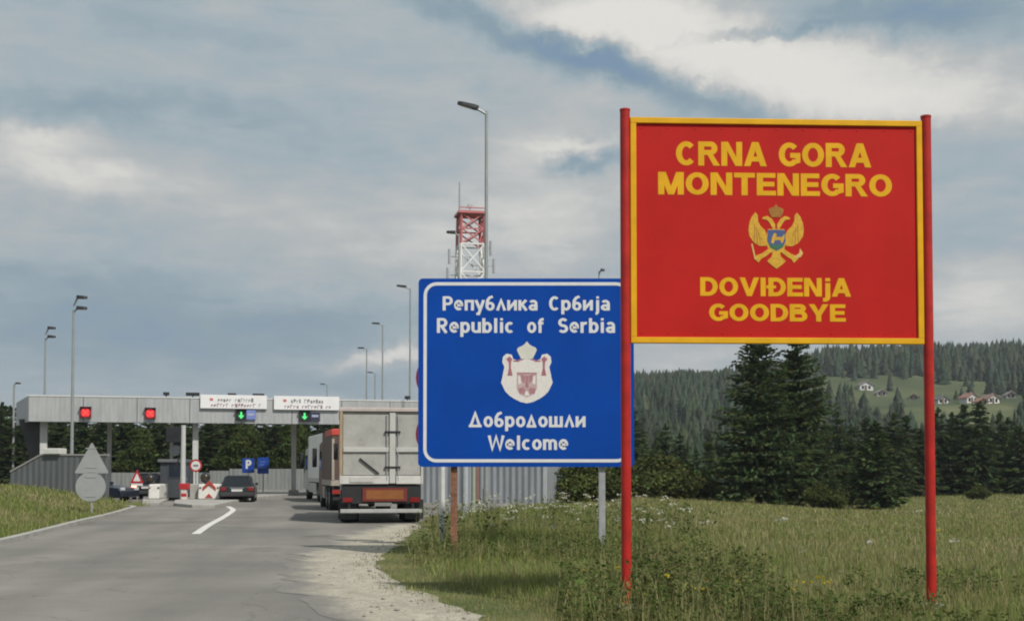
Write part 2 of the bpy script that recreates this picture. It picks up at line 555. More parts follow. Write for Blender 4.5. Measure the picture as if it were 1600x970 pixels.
def gravel_material():
    m = bpy.data.materials.new('dusty_gravel'); m.use_nodes = True
    q = NT(m.node_tree); b = m.node_tree.nodes['Principled BSDF']
    tc = q.n('ShaderNodeTexCoord').outputs['Object']
    big = q.noise(tc, 0.7, 6, 0.65)[0]; fine = q.noise(tc, 22, 6, 0.75)[0]
    col = q.ramp(big, [(0.32, (0.300, 0.275, 0.222)), (0.5, (0.385, 0.355, 0.292)), (0.68, (0.440, 0.405, 0.335))])
    col = q.mix(0.65, col, q.ramp(fine, [(0.3, (0.45, 0.44, 0.42)), (0.7, (1.5, 1.5, 1.45))]), 'MULTIPLY')
    col = q.mix(0.5, col, q.ramp(q.noise(tc, 4.5, 6, .7)[0], [(0.34, (0.55, 0.53, 0.5)), (0.6, (1.25, 1.25, 1.22))]), 'MULTIPLY')
    cover = q.n('ShaderNodeAttribute', attribute_name='col').outputs['Fac']     # how much loose gravel lies here, thinning towards the lane
    worn = q.noise(tc, 1.6, 8, 0.7)[0]
    k = q.m('MULTIPLY_ADD', q.m('ADD', q.m('MULTIPLY', cover, 2.3), q.m('MULTIPLY', worn, 1.6)), 1.6, -1.55, clamp=True)
    col = q.mix(k, q.mix(0.35, (0.20, 0.190, 0.170), q.ramp(fine, [(0.3, (0.5, 0.5, 0.5)), (0.7, (1.5, 1.5, 1.5))]), 'MULTIPLY'), col)
    q.put(b.inputs['Base Color'], col); b.inputs['Roughness'].default_value = 0.95
    bn = q.n('ShaderNodeBump'); bn.inputs['Strength'].default_value = 0.7; bn.inputs['Distance'].default_value = 0.03
    q.put(bn.inputs['Height'], fine); q.put(b.inputs['Normal'], bn.outputs[0])
    return m


GRAVM = gravel_material()


def resample(P, n):
    d = np.concatenate([[0], np.cumsum([(b - a).length for a, b in zip(P[:-1], P[1:])])])
    A = np.array([tuple(p) for p in P]); t = np.linspace(0, d[-1], n)
    return np.stack([np.interp(t, d, A[:, k]) for k in range(3)], 1)


def build_gravel():
    n, m = 160, 9
    A, B = resample(gout, n), resample(gin, n)
    A[:, 0] += .12
    B = B + (B - A) * .55
    t = np.linspace(0, 1, m)[None, :, None]
    V = A[:, None] * (1 - t) + B[:, None] * t
    V[:, :, 2] = .008
    C = np.repeat(np.broadcast_to(1 - t, (n, m, 1)).reshape(-1, 1), 3, 1)
    i = (np.arange(n - 1)[:, None] * m + np.arange(m - 1)[None]).ravel()
    T = np.concatenate([np.stack([i, i + m, i + m + 1], 1), np.stack([i, i + m + 1, i + 1], 1)])
    o = np_mesh('gravel_shoulder', V.reshape(-1, 3), T, GRAVM, C)
    if o.data.polygons[0].normal.z < 0: o.data.flip_normals()
    tag(o, kind='structure')


build_gravel()


def ribbon(name, pts, w, z, m, h=0.0):
    L, Rr = [], []
    for i, p in enumerate(pts):
        a = pts[max(0, i - 1)]; b = pts[min(len(pts) - 1, i + 1)]
        n = Vector((-(b - a).y, (b - a).x, 0)).normalized()
        L.append(p + n * w / 2); Rr.append(p - n * w / 2)
    mb = MB(); k = len(pts)
    vs = [(p.x, p.y, z + h) for p in L] + [(p.x, p.y, z + h) for p in Rr]
    fs = [(i, k + i, k + i + 1, i + 1) for i in range(k - 1)]
    if h:
        vs += [(p.x, p.y, z - 0.05) for p in L] + [(p.x, p.y, z - 0.05) for p in Rr]
        fs += [(i, i + 1, 2 * k + i + 1, 2 * k + i) for i in range(k - 1)] + [(k + i, 3 * k + i, 3 * k + i + 1, k + i + 1) for i in range(k - 1)]
        fs += [(0, 2 * k, 3 * k, k), (k - 1, 2 * k - 1, 4 * k - 1, 3 * k - 1)]
    mb.add(vs, fs)
    o = mb.build(name, m)
    if not h and o.data.polygons[0].normal.z < 0: o.data.flip_normals()
    return tag(o, kind='structure')


def smooth_pts(P, n=8):
    out = []
    for i in range(len(P) - 1):
        p0, p1, p2, p3 = P[max(0, i - 1)], P[i], P[i + 1], P[min(len(P) - 1, i + 2)]
        for k in range(n):
            t = k / n
            out.append(0.5 * ((2 * p1) + (p2 - p0) * t + (2 * p0 - 5 * p1 + 4 * p2 - p3) * t * t + (3 * p1 - p0 - 3 * p2 + p3) * t ** 3))
    return out + [P[-1]]


WHITE_LINE = mat('worn_white_paint', (0.62, 0.61, 0.58), 0.8, 0.18, 3.0, dirt=0.25, dirtcol=(0.22, 0.21, 0.19))
CONC = mat('pale_concrete', (0.34, 0.33, 0.30), 0.9, 0.18, 1.5, bump=0.3, bscale=20, dirt=0.2)
ribbon('road_marking', smooth_pts([G(306, 834), G(325, 821), G(345, 810), G(358, 802), G(364, 796), G(356, 791)]), 0.22, 0.009, WHITE_LINE)
ribbon('verge_kerb', smooth_pts([p for p in LEFT[1:11]], 5), 0.22, 0.0, CONC, 0.10)

# ------------------------------------------------------------------ lettering: two hand-drawn stroke alphabets
def arc(cx, cy, rx, ry, a0, a1, n=14):
    return [(cx + rx * math.cos(R(a0 + (a1 - a0) * i / n)), cy + ry * math.sin(R(a0 + (a1 - a0) * i / n))) for i in range(n + 1)]


S, T = .29, .21                                   # stem and bar of the heavy capitals (cap height 1)
h_, v_ = T / 2, S / 2


def st(*pts): return ('s', list(pts))             # open stroke
def cl(pts): return ('c', pts)                    # closed stroke
def pg(*pts): return ('p', list(pts))             # filled outline


def vs_(x, y0=0, y1=1): return pg((x, y0), (x + S, y0), (x + S, y1), (x, y1))
def hb(x0, x1, y): return pg((x0, y), (x1, y), (x1, y + T), (x0, y + T))


HEAVY = {
    'C': (1.0, [('s', arc(.5, .5, .5 - v_, .5 - h_, 42, 318, 26))]),
    'G': (1.06, [('s', arc(.52, .5, .52 - v_, .5 - h_, 42, 322, 26)), hb(.56, 1.06, .36), pg((.80, .10), (1.06, .17), (1.06, .40), (.80, .40))]),
    'O': (1.08, [('c', arc(.54, .5, .54 - v_, .5 - h_, 0, 345, 23))]),
    'D': (1.0, [vs_(0), ('s', [(.2, 1 - h_), (.44, 1 - h_)] + arc(.44, .5, .56 - v_, .5 - h_, 80, -80, 18) + [(.44, h_), (.2, h_)])]),
    'R': (1.04, [vs_(0), ('s', [(.2, 1 - h_), (.58, 1 - h_)] + arc(.60, .72, .34 - v_, .28 - h_, 80, -80, 12) + [(.58, .44 + h_), (.2, .44 + h_)]), pg((.44, .46), (.70, .48), (1.06, 0), (.74, 0))]),
    'B': (1.0, [vs_(0), ('s', [(.2, 1 - h_), (.56, 1 - h_)] + arc(.58, .755, .34 - v_, .245 - h_, 80, -80, 12) + [(.2, .51 + h_)]),
                ('s', [(.2, .41 + h_), (.58, .41 + h_)] + arc(.62, .305, .38 - v_, .305 - h_, 80, -80, 12) + [(.2, h_)])]),
    'N': (1.02, [vs_(0), vs_(1.02 - S), pg((0.05, 1), (.33, 1), (.97, 0), (.69, 0))]),
    'M': (1.2, [vs_(0, 0, 1), vs_(1.2 - S, 0, 1), pg((.05, 1), (.36, 1), (.74, 0), (.46, 0)), pg((.84, 1), (1.15, 1), (.74, 0), (.46, 0))]),
    'A': (1.12, [pg((0, 0), (.31, 0), (.70, 1), (.40, 1)), pg((1.12, 0), (.81, 0), (.42, 1), (.72, 1)), hb(.25, .87, .19)]),
    'T': (.98, [hb(0, .98, 1 - T), vs_(.49 - v_, 0, .9)]),
    'E': (.88, [vs_(0), hb(.2, .88, 1 - T), hb(.2, .83, .4), hb(.2, .90, 0)]),
    'V': (1.12, [pg((0, 1), (.31, 1), (.70, 0), (.42, 0)), pg((1.12, 1), (.81, 1), (.42, 0), (.70, 0))]),
    'Y': (1.12, [pg((0, 1), (.33, 1), (.705, .36), (.415, .36)), pg((1.12, 1), (.79, 1), (.415, .36), (.705, .36)), vs_(.56 - v_, 0, .42)]),
    'I': (.30, [vs_(0)]),
    'j': (.40, [('s', [(.26, .73), (.26, .0)] + arc(.10, -.0, .16, .17, -10, -90, 8) + [(-.02, -.17)]), pg((.12, .82), (.40, .82), (.40, 1.0), (.12, 1.0))]),
    ' ': (.42, [])}
HEAVY['Đ'] = (1.06, [(k, [(x + .06, y) for x, y in p]) for k, p in HEAVY['D'][1]] + [pg((-.06, .42), (.50, .42), (.50, .58), (-.06, .58))])
a_ = .08


def ring(cx, cy, rx, ry): return ('c', arc(cx, cy, rx, ry, 0, 345, 23))


def scl(items, k, ky=None): return [(t, [(x * k, y * (ky or k)) for x, y in p]) for t, p in items]


DELTA = [st((.10, .06), (.37, .94), (.64, .06)), st((-.02, a_), (.76, a_))]
SIGN = {
    'Р': (.62, [st((a_, 0), (a_, 1)), ('s', [(a_, .92), (.30, .92)] + arc(.32, .69, .20, .23, 85, -85, 12) + [(.30, .46), (a_, .46)])]),
    'е': (.56, [('s', [(.09, .37), (.45, .37)] + arc(.265, .38, .19, .285, 0, 312, 22))]),
    'п': (.56, [st((a_, 0), (a_, .66), (.47, .66), (.47, 0))]),
    'у': (.54, [st((.03, .74), (.28, .08)), st((.51, .74), (.21, -.24), (.06, -.24))]),
    'б': (.57, [ring(.28, .30, .19, .225), ('s', [(.44, .99), (.24, .90), (.12, .70), (.085, .34)])]),
    'л': (.60, [st((.07, 0), (.30, .70), (.53, 0))]),
    'и': (.60, [st((a_, 0), (a_, .74)), st((.50, 0), (.50, .74)), st((a_, .10), (.50, .64))]),
    'к': (.54, [st((a_, 0), (a_, .74)), st((.47, .74), (.13, .34)), st((.20, .44), (.49, 0))]),
    'а': (.55, [st((.45, 0), (.45, .48)), ('s', arc(.27, .48, .18, .185, 0, 150, 12)), ring(.265, .215, .18, .14)]),
    'С': (.66, [('s', arc(.33, .5, .24, .42, 48, 312, 22))]),
    'р': (.57, [st((a_, -.27), (a_, .74)), ring(.28, .37, .195, .29)]),
    'ј': (.30, [('s', [(.19, .74), (.19, -.06)] + arc(.06, -.06, .13, .17, -10, -90, 6)), pg((.11, .84), (.27, .84), (.27, 1), (.11, 1))]),
    'Д': (.80, DELTA),
    'д': (.62, scl(DELTA, .76)),
    'о': (.56, [ring(.275, .37, .195, .29)]),
    'ш': (.84, [st((a_, .74), (a_, .08), (.74, .08), (.74, .74)), st((.41, .08), (.41, .74))]),
    'b': (.57, [st((a_, 0), (a_, 1)), ring(.28, .37, .195, .29)]),
    'u': (.56, [('s', [(a_, .74), (a_, .26)] + arc(.275, .26, .195, .18, 180, 350, 12)), st((.47, .74), (.47, 0))]),
    'l': (.26, [st((.13, 0), (.13, 1))]),
    'i': (.26, [st((.13, 0), (.13, .74)), pg((.05, .84), (.21, .84), (.21, 1), (.05, 1))]),
    'c': (.52, [('s', arc(.27, .37, .19, .29, 48, 312, 20))]),
    'f': (.40, [('s', [(.15, 0), (.15, .76)] + arc(.30, .76, .15, .16, 170, 90, 6) + [(.38, .92)]), st((.02, .66), (.36, .66))]),
    'S': (.62, [('s', arc(.30, .705, .20, .215, 30, 262, 14) + arc(.30, .285, .21, .205, 82, -150, 14))]),
    'r': (.42, [st((a_, 0), (a_, .74)), ('s', arc(.30, .44, .215, .22, 172, 70, 8))]),
    'W': (.94, [st((.05, 1), (.24, .05), (.47, .92), (.70, .05), (.89, 1))]),
    'm': (.86, [st((a_, 0), (a_, .74)), ('s', arc(.245, .46, .165, .20, 172, 10, 10) + [(.41, 0)]), ('s', arc(.575, .46, .165, .20, 172, 10, 10) + [(.74, 0)])]),
    ' ': (.42, [])}
SIGN['R'] = (.66, SIGN['Р'][1] + [st((.26, .48), (.55, 0))])
for a, b in (('p', 'р'), ('e', 'е'), ('o', 'о'), ('a', 'а')): SIGN[a] = SIGN[b]


def stroke_sides(pts, wx, wy, closed):
    n = len(pts); L, Rr = [], []
    for i in range(n):
        a = Vector(pts[i - 1] if (i or closed) else pts[i]); b = Vector(pts[i]); c = Vector(pts[(i + 1) % n] if (i < n - 1 or closed) else pts[i])
        t1 = (b - a); t2 = (c - b)
        if t1.length < 1e-6: t1 = t2
        if t2.length < 1e-6: t2 = t1
        t1 = t1.normalized(); t2 = t2.normalized()
        n1 = Vector((-t1.y, t1.x)); n2 = Vector((-t2.y, t2.x))
        nn = (n1 + n2)
        if nn.length < 1e-4: nn = n1
        nn.normalize(); k = 1 / max(0.45, nn.dot(n1))
        o = Vector((nn.x * wx / 2 * k, nn.y * wy / 2 * k))
        L.append(b + o); Rr.append(b - o)
    return L, Rr


def lettering(text, font, x0, x1, z0, z1, y, m, parent, gap, wx, wy, name='lettering'):
    """a line of writing fitted to x0..x1, base line z0, cap height z1-z0, front face at y (towards -y)"""
    adv = 0; items = []
    for ch in text:
        w, el = font[ch]
        items.append((adv, el)); adv += w + gap
    adv -= gap
    sx, sz = (x1 - x0) / adv, z1 - z0
    mb = MB()
    tr = lambda p, o: (x0 + (p[0] + o) * sx, z0 + p[1] * sz)
    k = 0
    for o, el in items:
        for j, (t, pts) in enumerate(el):
            yy = y - 0.0004 * j
            if t == 'p': mb.prism([tr(p, o) for p in pts], yy, y + 0.004)
            else:
                L, Rr = stroke_sides(pts, wx, wy, t == 'c')
                mb.strip([tr(p, o) for p in L], [tr(p, o) for p in Rr], yy, y + 0.004, t == 'c')
    return mb.build(name, m, parent)


def poly_part(mb_pts, y0, y1, name, m, parent):
    mb = MB()
    for pts in mb_pts: mb.prism(pts, y0, y1)
    return mb.build(name, m, parent)


# ------------------------------------------------------------------ red farewell sign
def build_red_sign():
    Y0 = 13.6
    c = at(1212, 735, Y0)
    root = empty('road_sign', (c.x, Y0, 0), R(2.6), 'large red border sign with yellow frame and lettering on two red posts', 'sign')
    L = lambda px, py: (at(px, py, Y0).x - c.x, at(px, py, Y0).z)       # photo pixel -> sign's own plane
    red = mat('sign_red_paint', (0.46, 0.016, 0.013), 0.5, 0.10, 1.2, dirt=0.10, dirtcol=(0.30, 0.035, 0.025), spec=0.12)
    post = mat('post_red_paint', (0.40, 0.018, 0.014), 0.45, 0.22, 5.0, dirt=0.35, dirtcol=(0.16, 0.03, 0.02), spec=0.3)
    yel = mat('sign_yellow_paint', (0.70, 0.37, 0.014), 0.5, 0.10, 4.0, dirt=0.08, dirtcol=(0.45, 0.22, 0.02), spec=0.15)
    gold = mat('emblem_gold', (0.60, 0.33, 0.018), 0.5, 0.2, 30.0)
    dgold = mat('emblem_dark_gold', (0.33, 0.14, 0.012), 0.5, 0.2, 30.0)
    x0, z1 = L(983, 187); x1, z0 = L(1447, 537)
    MB().bx(x0 + .02, x1 - .02, -0.005, 0.03, z0 + .02, z1 - .02).build('panel', red, root)
    fw, fd = 0.066, 0.032
    fr = MB()
    fr.bx(x0, x1, -fd, 0.04, z1 - fw, z1).bx(x0, x1, -fd, 0.04, z0, z0 + fw)
    fr.bx(x0, x0 + fw, -fd, 0.04, z0 + fw, z1 - fw).bx(x1 - fw, x1, -fd, 0.04, z0 + fw, z1 - fw)
    fr.build('frame', yel, root, bevel=0.006)
    for i in range(11):
        for zz in (z0 + .115, z1 - .115):
            xx = x0 + .12 + (x1 - x0 - .24) * i / 10
            MB().lathe([(.013, 0), (.011, .004), (.003, .006)], (0, 0, 0), 8).build('rivet', red, root).matrix_local = Matrix.Translation((xx, -.0051, zz)) @ Matrix.Rotation(R(90), 4, 'X')
    ztop = L(1212, 177)[1]
    for s, px in ((-1, 974.5), (1, 1451)):
        xp = x0 - 0.056 if s < 0 else x1 + 0.056
        z_t = ztop if s < 0 else ztop - 0.03
        p = MB().tube((xp, 0.0, -0.3), (xp, 0.0, z_t), 0.056, n=20).build('post', post, root, smooth=40)
        MB().lathe([(0.060, 0), (0.060, 0.02), (0.03, 0.03)], (xp, 0, z_t), 20).build('cap', post, p, smooth=40)
        foot = MB().tube((xp, 0, -0.1), (xp, 0, 0.12), 0.13, n=16).build('footing', CONC, root)
        for zz in (z0 + .25, z1 - .25): MB().bx(xp - .02 if s > 0 else xp, xp if s > 0 else xp + .02, 0.045, 0.075, zz - .04, zz + .04).build('bracket', post, root)
    for txt, a, b, base, top in (('CRNA GORA', 1055, 1363, 260.5, 223), ('MONTENEGRO', 1027, 1396, 306, 271),
                                 ('DOVIĐENjA', 1093, 1331, 463, 434), ('GOODBYE', 1107, 1322, 502, 475)):
        xa, zb = L(a, base); xb, zt = L(b, top)
        lettering(txt, HEAVY, xa, xb, zb, zt, -0.008, yel, root, 0.085, S, T)
    # double-headed eagle
    E = lambda pts: [L(1140 + x * 140 / 1132, 310 + y * 120 / 970) for x, y in pts]
    mir = lambda pts: [(1172 - x, y) for x, y in pts]
    em = empty_part('emblem', root)
    wing = [(465, 600), (380, 605), (300, 560), (245, 480), (232, 400), (245, 310), (275, 235), (322, 178), (350, 215), (355, 290), (385, 350), (440, 400), (470, 470)]
    head = [(575, 470), (540, 380), (500, 310), (470, 275), (405, 262), (425, 235), (480, 226), (530, 260), (575, 330)]
    body = [(480, 390), (690, 390), (720, 520), (690, 640), (640, 690), (530, 690), (480, 640), (455, 520)]
    tail = [(550, 650), (620, 650), (650, 740), (710, 795), (660, 840), (590, 890), (520, 840), (470, 795), (525, 740)]
    legL = [(500, 630), (540, 665), (460, 730), (390, 770), (360, 815), (300, 760), (340, 720), (400, 700)]
    y = -0.009
    for w_ in (wing, mir(wing)): poly_part([E(w_)], y, 0, 'wing', gold, em)
    poly_part([E(body)], y - .0006, 0, 'body', gold, em)
    for w_ in (head, mir(head)): poly_part([E(w_)], y - .0010, 0, 'head', gold, em)
    poly_part([E(tail)], y - .0014, 0, 'tail', gold, em)
    for w_ in (legL, mir(legL)): poly_part([E(w_)], y - .0018, 0, 'claw', gold, em)
    for w_, nm in (([(265, 580), (285, 575), (330, 770), (310, 775)], 'sceptre'), ([(890, 630), (930, 690), (900, 740), (840, 755), (800, 735), (850, 715), (880, 690)], 'orb')):
        poly_part([E(w_)], y - .0022, 0, nm, mat('emblem_pale_gold', (0.62, 0.42, 0.12), 0.5), em)
    crown = [(530, 240), (500, 190), (490, 140), (530, 118), (560, 112), (585, 70), (612, 112), (640, 118), (682, 140), (672, 190), (640, 240)]
    poly_part([E(crown)], y - .0012, 0, 'crown', dgold, em)
    fe = []
    for k in range(4):
        q0 = [(300 + k * 42, 560 - abs(k - 1) * 12 + k * 10), (310 + k * 42, 565 + k * 10), (318 + k * 18, 330 + k * 40), (310 + k * 18, 325 + k * 40)]
        fe += [E(q0), E(mir(q0))]
    poly_part(fe, y - .0012, 0, 'feather', dgold, em)
    sh = [(480, 400), (700, 400), (708, 540), (670, 620), (590, 665), (510, 620), (472, 540)]
    poly_part([E(sh)], y - .0030, 0, 'shield', mat('shield_blue', (0.055, 0.085, 0.22), 0.5), em)
    poly_part([E([(500, 585), (680, 585), (660, 625), (590, 655), (520, 625)])], y - .0036, 0, 'shield_base', mat('shield_green', (0.03, 0.14, 0.07), 0.5), em)
    poly_part([E([(520, 560), (535, 490), (560, 440), (590, 450), (585, 490), (660, 490), (690, 450), (692, 500), (670, 560), (650, 570), (640, 530), (570, 530), (550, 575)])],
              y - .0042, 0, 'lion', gold, em)


def empty_part(name, parent):
    o = bpy.data.objects.new(name, None); COL.objects.link(o); o.parent = parent; o.empty_display_size = 0.1
    return o


# ------------------------------------------------------------------ blue welcome sign
def rrect(x0, x1, z0, z1, r, n=6):
    pts = []
    for cx, cz, a in ((x1 - r, z1 - r, 0), (x0 + r, z1 - r, 90), (x0 + r, z0 + r, 180), (x1 - r, z0 + r, 270)):
        pts += arc(cx, cz, r, r, a, a + 90, n)
    return pts


def build_blue_sign():
    Y0 = 22.5
    c = at(822, 735, Y0)
    root = empty('welcome_sign', (c.x, Y0, 0), 0, 'large blue welcome sign with white border and coat of arms', 'sign')
    L = lambda px, py: (at(px, py, Y0).x - c.x, at(px, py, Y0).z)
    blue = mat('sign_blue', (0.002, 0.056, 0.335), 0.5, 0.12, 0.9, dirt=0.06, dirtcol=(0.01, 0.06, 0.26), spec=0.12)
    white = mat('sign_white', (0.66, 0.67, 0.68), 0.5, 0.05, 6)
    grey = mat('galvanised_steel', (0.40, 0.41, 0.42), 0.5, 0.15, 6, metal=0.4)
    rust = mat('rusty_steel', (0.20, 0.085, 0.045), 0.8, 0.35, 5, dirt=0.4, dirtcol=(0.45, 0.40, 0.32))
    x0, z1 = L(654, 435); x1, z0 = L(991, 729)
    MB().prism(rrect(x0, x1, z0, z1, 0.08), -0.002, 0.03).build('panel', blue, root)
    xa, za = L(662, 441); xb, zb = L(984, 722)
    outer = rrect(xa, xb, zb, za, 0.24); inner = rrect(xa + .060, xb - .060, zb + .060, za - .060, 0.18)
    MB().strip(outer, inner, -0.006, 0.0, True).build('border', white, root)
    for px, m in ((709, rust), (941, grey)):
        xp = L(px, 700)[0]
        MB().bx(xp - .06, xp + .06, 0.07, 0.19, -0.3, z1 - 0.12).build('post', m, root, bevel=0.008)
    cr = MB()
    for f in (0.18, 0.5, 0.82): cr.bx(x0 + .1, x1 - .1, 0.033, 0.069, z0 + (z1 - z0) * f - .03, z0 + (z1 - z0) * f + .03)
    cr.build('crossbar', grey, root)
    for txt, a, b, base, top in (('Република', 692, 840, 485, 463), ('Србија', 858, 953, 485, 463),
                                 ('Republic', 683, 803, 520, 497), ('of', 824, 850, 520, 497), ('Serbia', 872, 961, 520, 497),
                                 ('Добродошли', 733, 915, 667, 644), ('Welcome', 763, 888, 702.5, 680)):
        p, q_ = L(a, base); p2, q2 = L(b, top)
        lettering(txt, SIGN, p, p2, q_, q2, -0.006, white, root, 0.09, 0.185, 0.175)
    em = empty_part('coat_of_arms', root)
    E = lambda pts: [L(760 + x * 130 / 1051, 520 + y * 120 / 970) for x, y in pts]
    mir = lambda pts: [(1022 - x, y) for x, y in pts]
    half = [(511, 325), (410, 355), (340, 330), (320, 275), (255, 262), (210, 300), (200, 370), (228, 430), (212, 500), (200, 570), (185, 625), (215, 690), (240, 740), (290, 790), (350, 830), (430, 870), (511, 888)]
    cream = mat('mantle_cream', (0.70, 0.67, 0.64), 0.6, 0.08, 20)
    poly_part([E(half + [(1022 - x, y) for x, y in half[::-1][1:-1]])], -0.006, 0, 'mantle', cream, em)
    poly_part([E([(440, 330), (410, 270), (385, 215), (400, 185), (450, 165), (485, 140), (511, 105), (537, 140), (572, 165), (622, 185), (637, 215), (612, 270), (582, 330)])],
              -0.0065, 0, 'crown', mat('crown_cream', (0.62, 0.61, 0.54), 0.6), em)
    rose = mat('arms_rose', (0.36, 0.13, 0.17), 0.6, 0.15, 20); pink = mat('arms_pink', (0.50, 0.36, 0.37), 0.6, 0.2, 25)
    tas = [(250, 330), (290, 295), (330, 330), (312, 370), (310, 440), (330, 540), (265, 540), (285, 440), (280, 370)]
    swag = [(335, 360), (400, 368), (450, 335), (440, 320), (395, 345), (335, 345)]
    poly_part([E(tas), E(mir(tas)), E(swag), E(mir(swag))], -0.0075, 0, 'drapery', rose, em)
    poly_part([E([(385, 500), (637, 500), (640, 690), (610, 770), (511, 815), (412, 770), (382, 690)])], -0.0072, 0, 'shield', pink, em)
    w1 = [(430, 520), (490, 540), (480, 640), (445, 600)]
    low = [(395, 700), (470, 690), (500, 730), (480, 770), (420, 765)]
    poly_part([E([(385, 500), (637, 500), (637, 520), (385, 520)]), E([(495, 540), (527, 540), (535, 690), (487, 690)]), E(w1), E(mir(w1)), E(low), E(mir(low))], -0.0080, 0, 'charge',
              mat('arms_mauve', (0.38, 0.19, 0.21), 0.6, 0.2, 25), em)
    for d_ in ([(400, 540), (428, 545), (440, 640), (405, 650)], mir([(400, 540), (428, 545), (440, 640), (405, 650)]), [(490, 735), (532, 735), (540, 790), (482, 790)]):
        poly_part([E(d_)], -0.0082, 0, 'shield_detail', cream, em)


build_red_sign()
build_blue_sign()

# ------------------------------------------------------------------ other traffic signs
GALV = mat('galvanised_steel', (0.40, 0.41, 0.42), 0.5, 0.15, 6, metal=0.4)
SIGNGREY = mat('sign_back_grey', (0.36, 0.37, 0.37), 0.5, 0.08, 3, metal=0.3)
SIGNRED = mat('traffic_red', (0.42, 0.02, 0.025), 0.45, 0.1, 4)
SIGNWHITE = mat('traffic_white', (0.68, 0.68, 0.66), 0.5, 0.06, 4)
BLACK = mat('matt_black', (0.016, 0.016, 0.018), 0.6, 0.2, 5)
DARKMETAL = mat('dark_metal', (0.035, 0.036, 0.040), 0.5, 0.2, 5, metal=0.5)
PBLUE = mat('parking_blue', (0.012, 0.06, 0.34), 0.45, 0.08, 4)


def disc(mb, cx, cz, r, y0, y1, n=28): return mb.prism(arc(cx, cz, r, r, 0, 360 - 360 / n, n - 1), y0, y1)


def rtri(cx, z0, w, h, r=0.06):
    P = [Vector((cx - w / 2, z0)), Vector((cx + w / 2, z0)), Vector((cx, z0 + h))]
    out = []
    for i in range(3):
        a, b, c = P[i - 1], P[i], P[(i + 1) % 3]
        p, n = b + (a - b).normalized() * r * 1.6, b + (c - b).normalized() * r * 1.6
        for k in range(5):
            t = k / 4; out.append(tuple((1 - t) ** 2 * p + 2 * t * (1 - t) * b + t * t * n))
    return out


def build_small_signs():
    # backs of a triangle and a disc on one pole, left verge
    Y0 = 44.0
    p = at(143, 803, Y0); g = tz(p.x, Y0); s = Y0 / F
    r = empty('traffic_sign', (p.x, Y0, g), R(6), 'grey back of a triangular and a round plate on one pole', 'sign')
    zc = lambda py: at(143, py, Y0).z - g
    MB().tube((0, 0, -0.2), (0, 0, zc(694)), 0.035, n=12).build('pole', GALV, r, smooth=40)
    MB().prism(rtri(0, zc(739), 1.22, zc(690) - zc(739), 0.05), -0.06, -0.04).build('triangle_plate', SIGNGREY, r)
    disc(MB(), -.03, zc(760), 0.53, -0.06, -0.04).build('round_plate', SIGNGREY, r)
    for py in (700, 730, 745, 775): MB().bx(-.22, .16, -0.075, -0.061, zc(py) - .02, zc(py) + .02).build('bracket', SIGNGREY, r)
    # two round plates half hidden behind the blue sign
    Y0 = 25.5
    p = at(691, 740, Y0)
    r = empty('traffic_sign', (p.x, Y0, 0), 0, 'white post with two red round plates peeping out behind the blue sign', 'sign')
    zc = lambda py: at(691, py, Y0).z
    MB().tube((0, 0.06, -0.2), (0, 0.06, zc(560)), 0.055, n=14).build('post', mat('white_post', (0.62, 0.62, 0.60), 0.5, 0.12, 5, dirt=0.15), r, smooth=40)
    for py in (590, 678):
        d = disc(MB(), -.06, zc(py), 0.50, -0.005, 0.01).build('plate', mat('faded_maroon', (0.20, 0.02, 0.035), 0.6, spec=.2), r)
        disc(MB(), -.06, zc(py), 0.37, -0.010, 0.0).build('plate_centre', SIGNWHITE, d)
    # customs style disc on a canopy post
    Y0 = 66.2
    p = at(306, 727, Y0)
    r = empty('traffic_sign', (p.x, Y0, 0), 0, 'round white sign with red ring on the white post by the booth', 'sign')
    d = disc(MB(), 0, p.z, 0.34, -0.02, 0.0).build('plate', SIGNRED, r)
    disc(MB(), 0, p.z, 0.25, -0.026, -0.01).build('plate_centre', SIGNWHITE, r)
    MB().bx(-.14, .14, -0.030, -0.02, p.z - .05, p.z + .05).build('bar', mat('sign_grey_text', (0.16, 0.15, 0.16), 0.6), r)
    MB().tube((0, 0.05, 0.14), (0, 0.05, p.z + .38), 0.04).build('pole', GALV, r)
    # parking sign and its blue neighbour
    Y0 = 84.0
    for k, (px, txt, lab) in enumerate(((388, 'P', 'blue parking sign with white P beyond the canopy'), (411, '', 'plain blue direction sign right of the parking sign'))):
        p = at(px, 727, Y0)
        r = empty('traffic_sign', (p.x, Y0, 0), 0, lab, 'sign')
        h, w = (1.0, 0.84) if k == 0 else (1.12, 0.78)
        MB().prism(rrect(-w / 2, w / 2, p.z - h / 2, p.z + h / 2, 0.06), -0.02, 0.0).build('panel', PBLUE, r)
        MB().tube((0, 0.05, -0.1), (0, 0.05, p.z + h / 2), 0.04).build('pole', GALV, r)
        if txt:
            lettering('Р', SIGN, -.15, .20, p.z - .22, p.z + .38, -0.024, SIGNWHITE, r, 0, .26, .22)
        else:
            b = MB()
            for j, (a, c2) in enumerate(((-.2, .16), (-.24, .06), (-.16, .22))): b.bx(a, c2, -0.023, -0.019, p.z + .24 - j * .2, p.z + .29 - j * .2)
            b.build('symbol', mat('sign_pale_blue', (0.16, 0.24, 0.48), 0.5), r)
    # warning triangle
    Y0 = 63.5
    p = at(214, 758, Y0)
    r = empty('traffic_sign', (p.x, Y0, 0), 0, 'small red and white warning triangle above the parked cars', 'sign')
    t = MB().prism(rtri(0, p.z + .12, .72, .72, .05), -.02, 0).build('triangle_plate', SIGNRED, r)
    MB().prism(rtri(0, p.z + .22, .40, .42, .03), -.026, -.01).build('plate_centre', SIGNWHITE, t)
    MB().bx(-.30, .30, -.02, 0, p.z - .02, p.z + .10).build('lower_plate', SIGNWHITE, r)
    MB().tube((0, .04, -.1), (0, .04, p.z + .8), .035).build('pole', GALV, r)


build_small_signs()

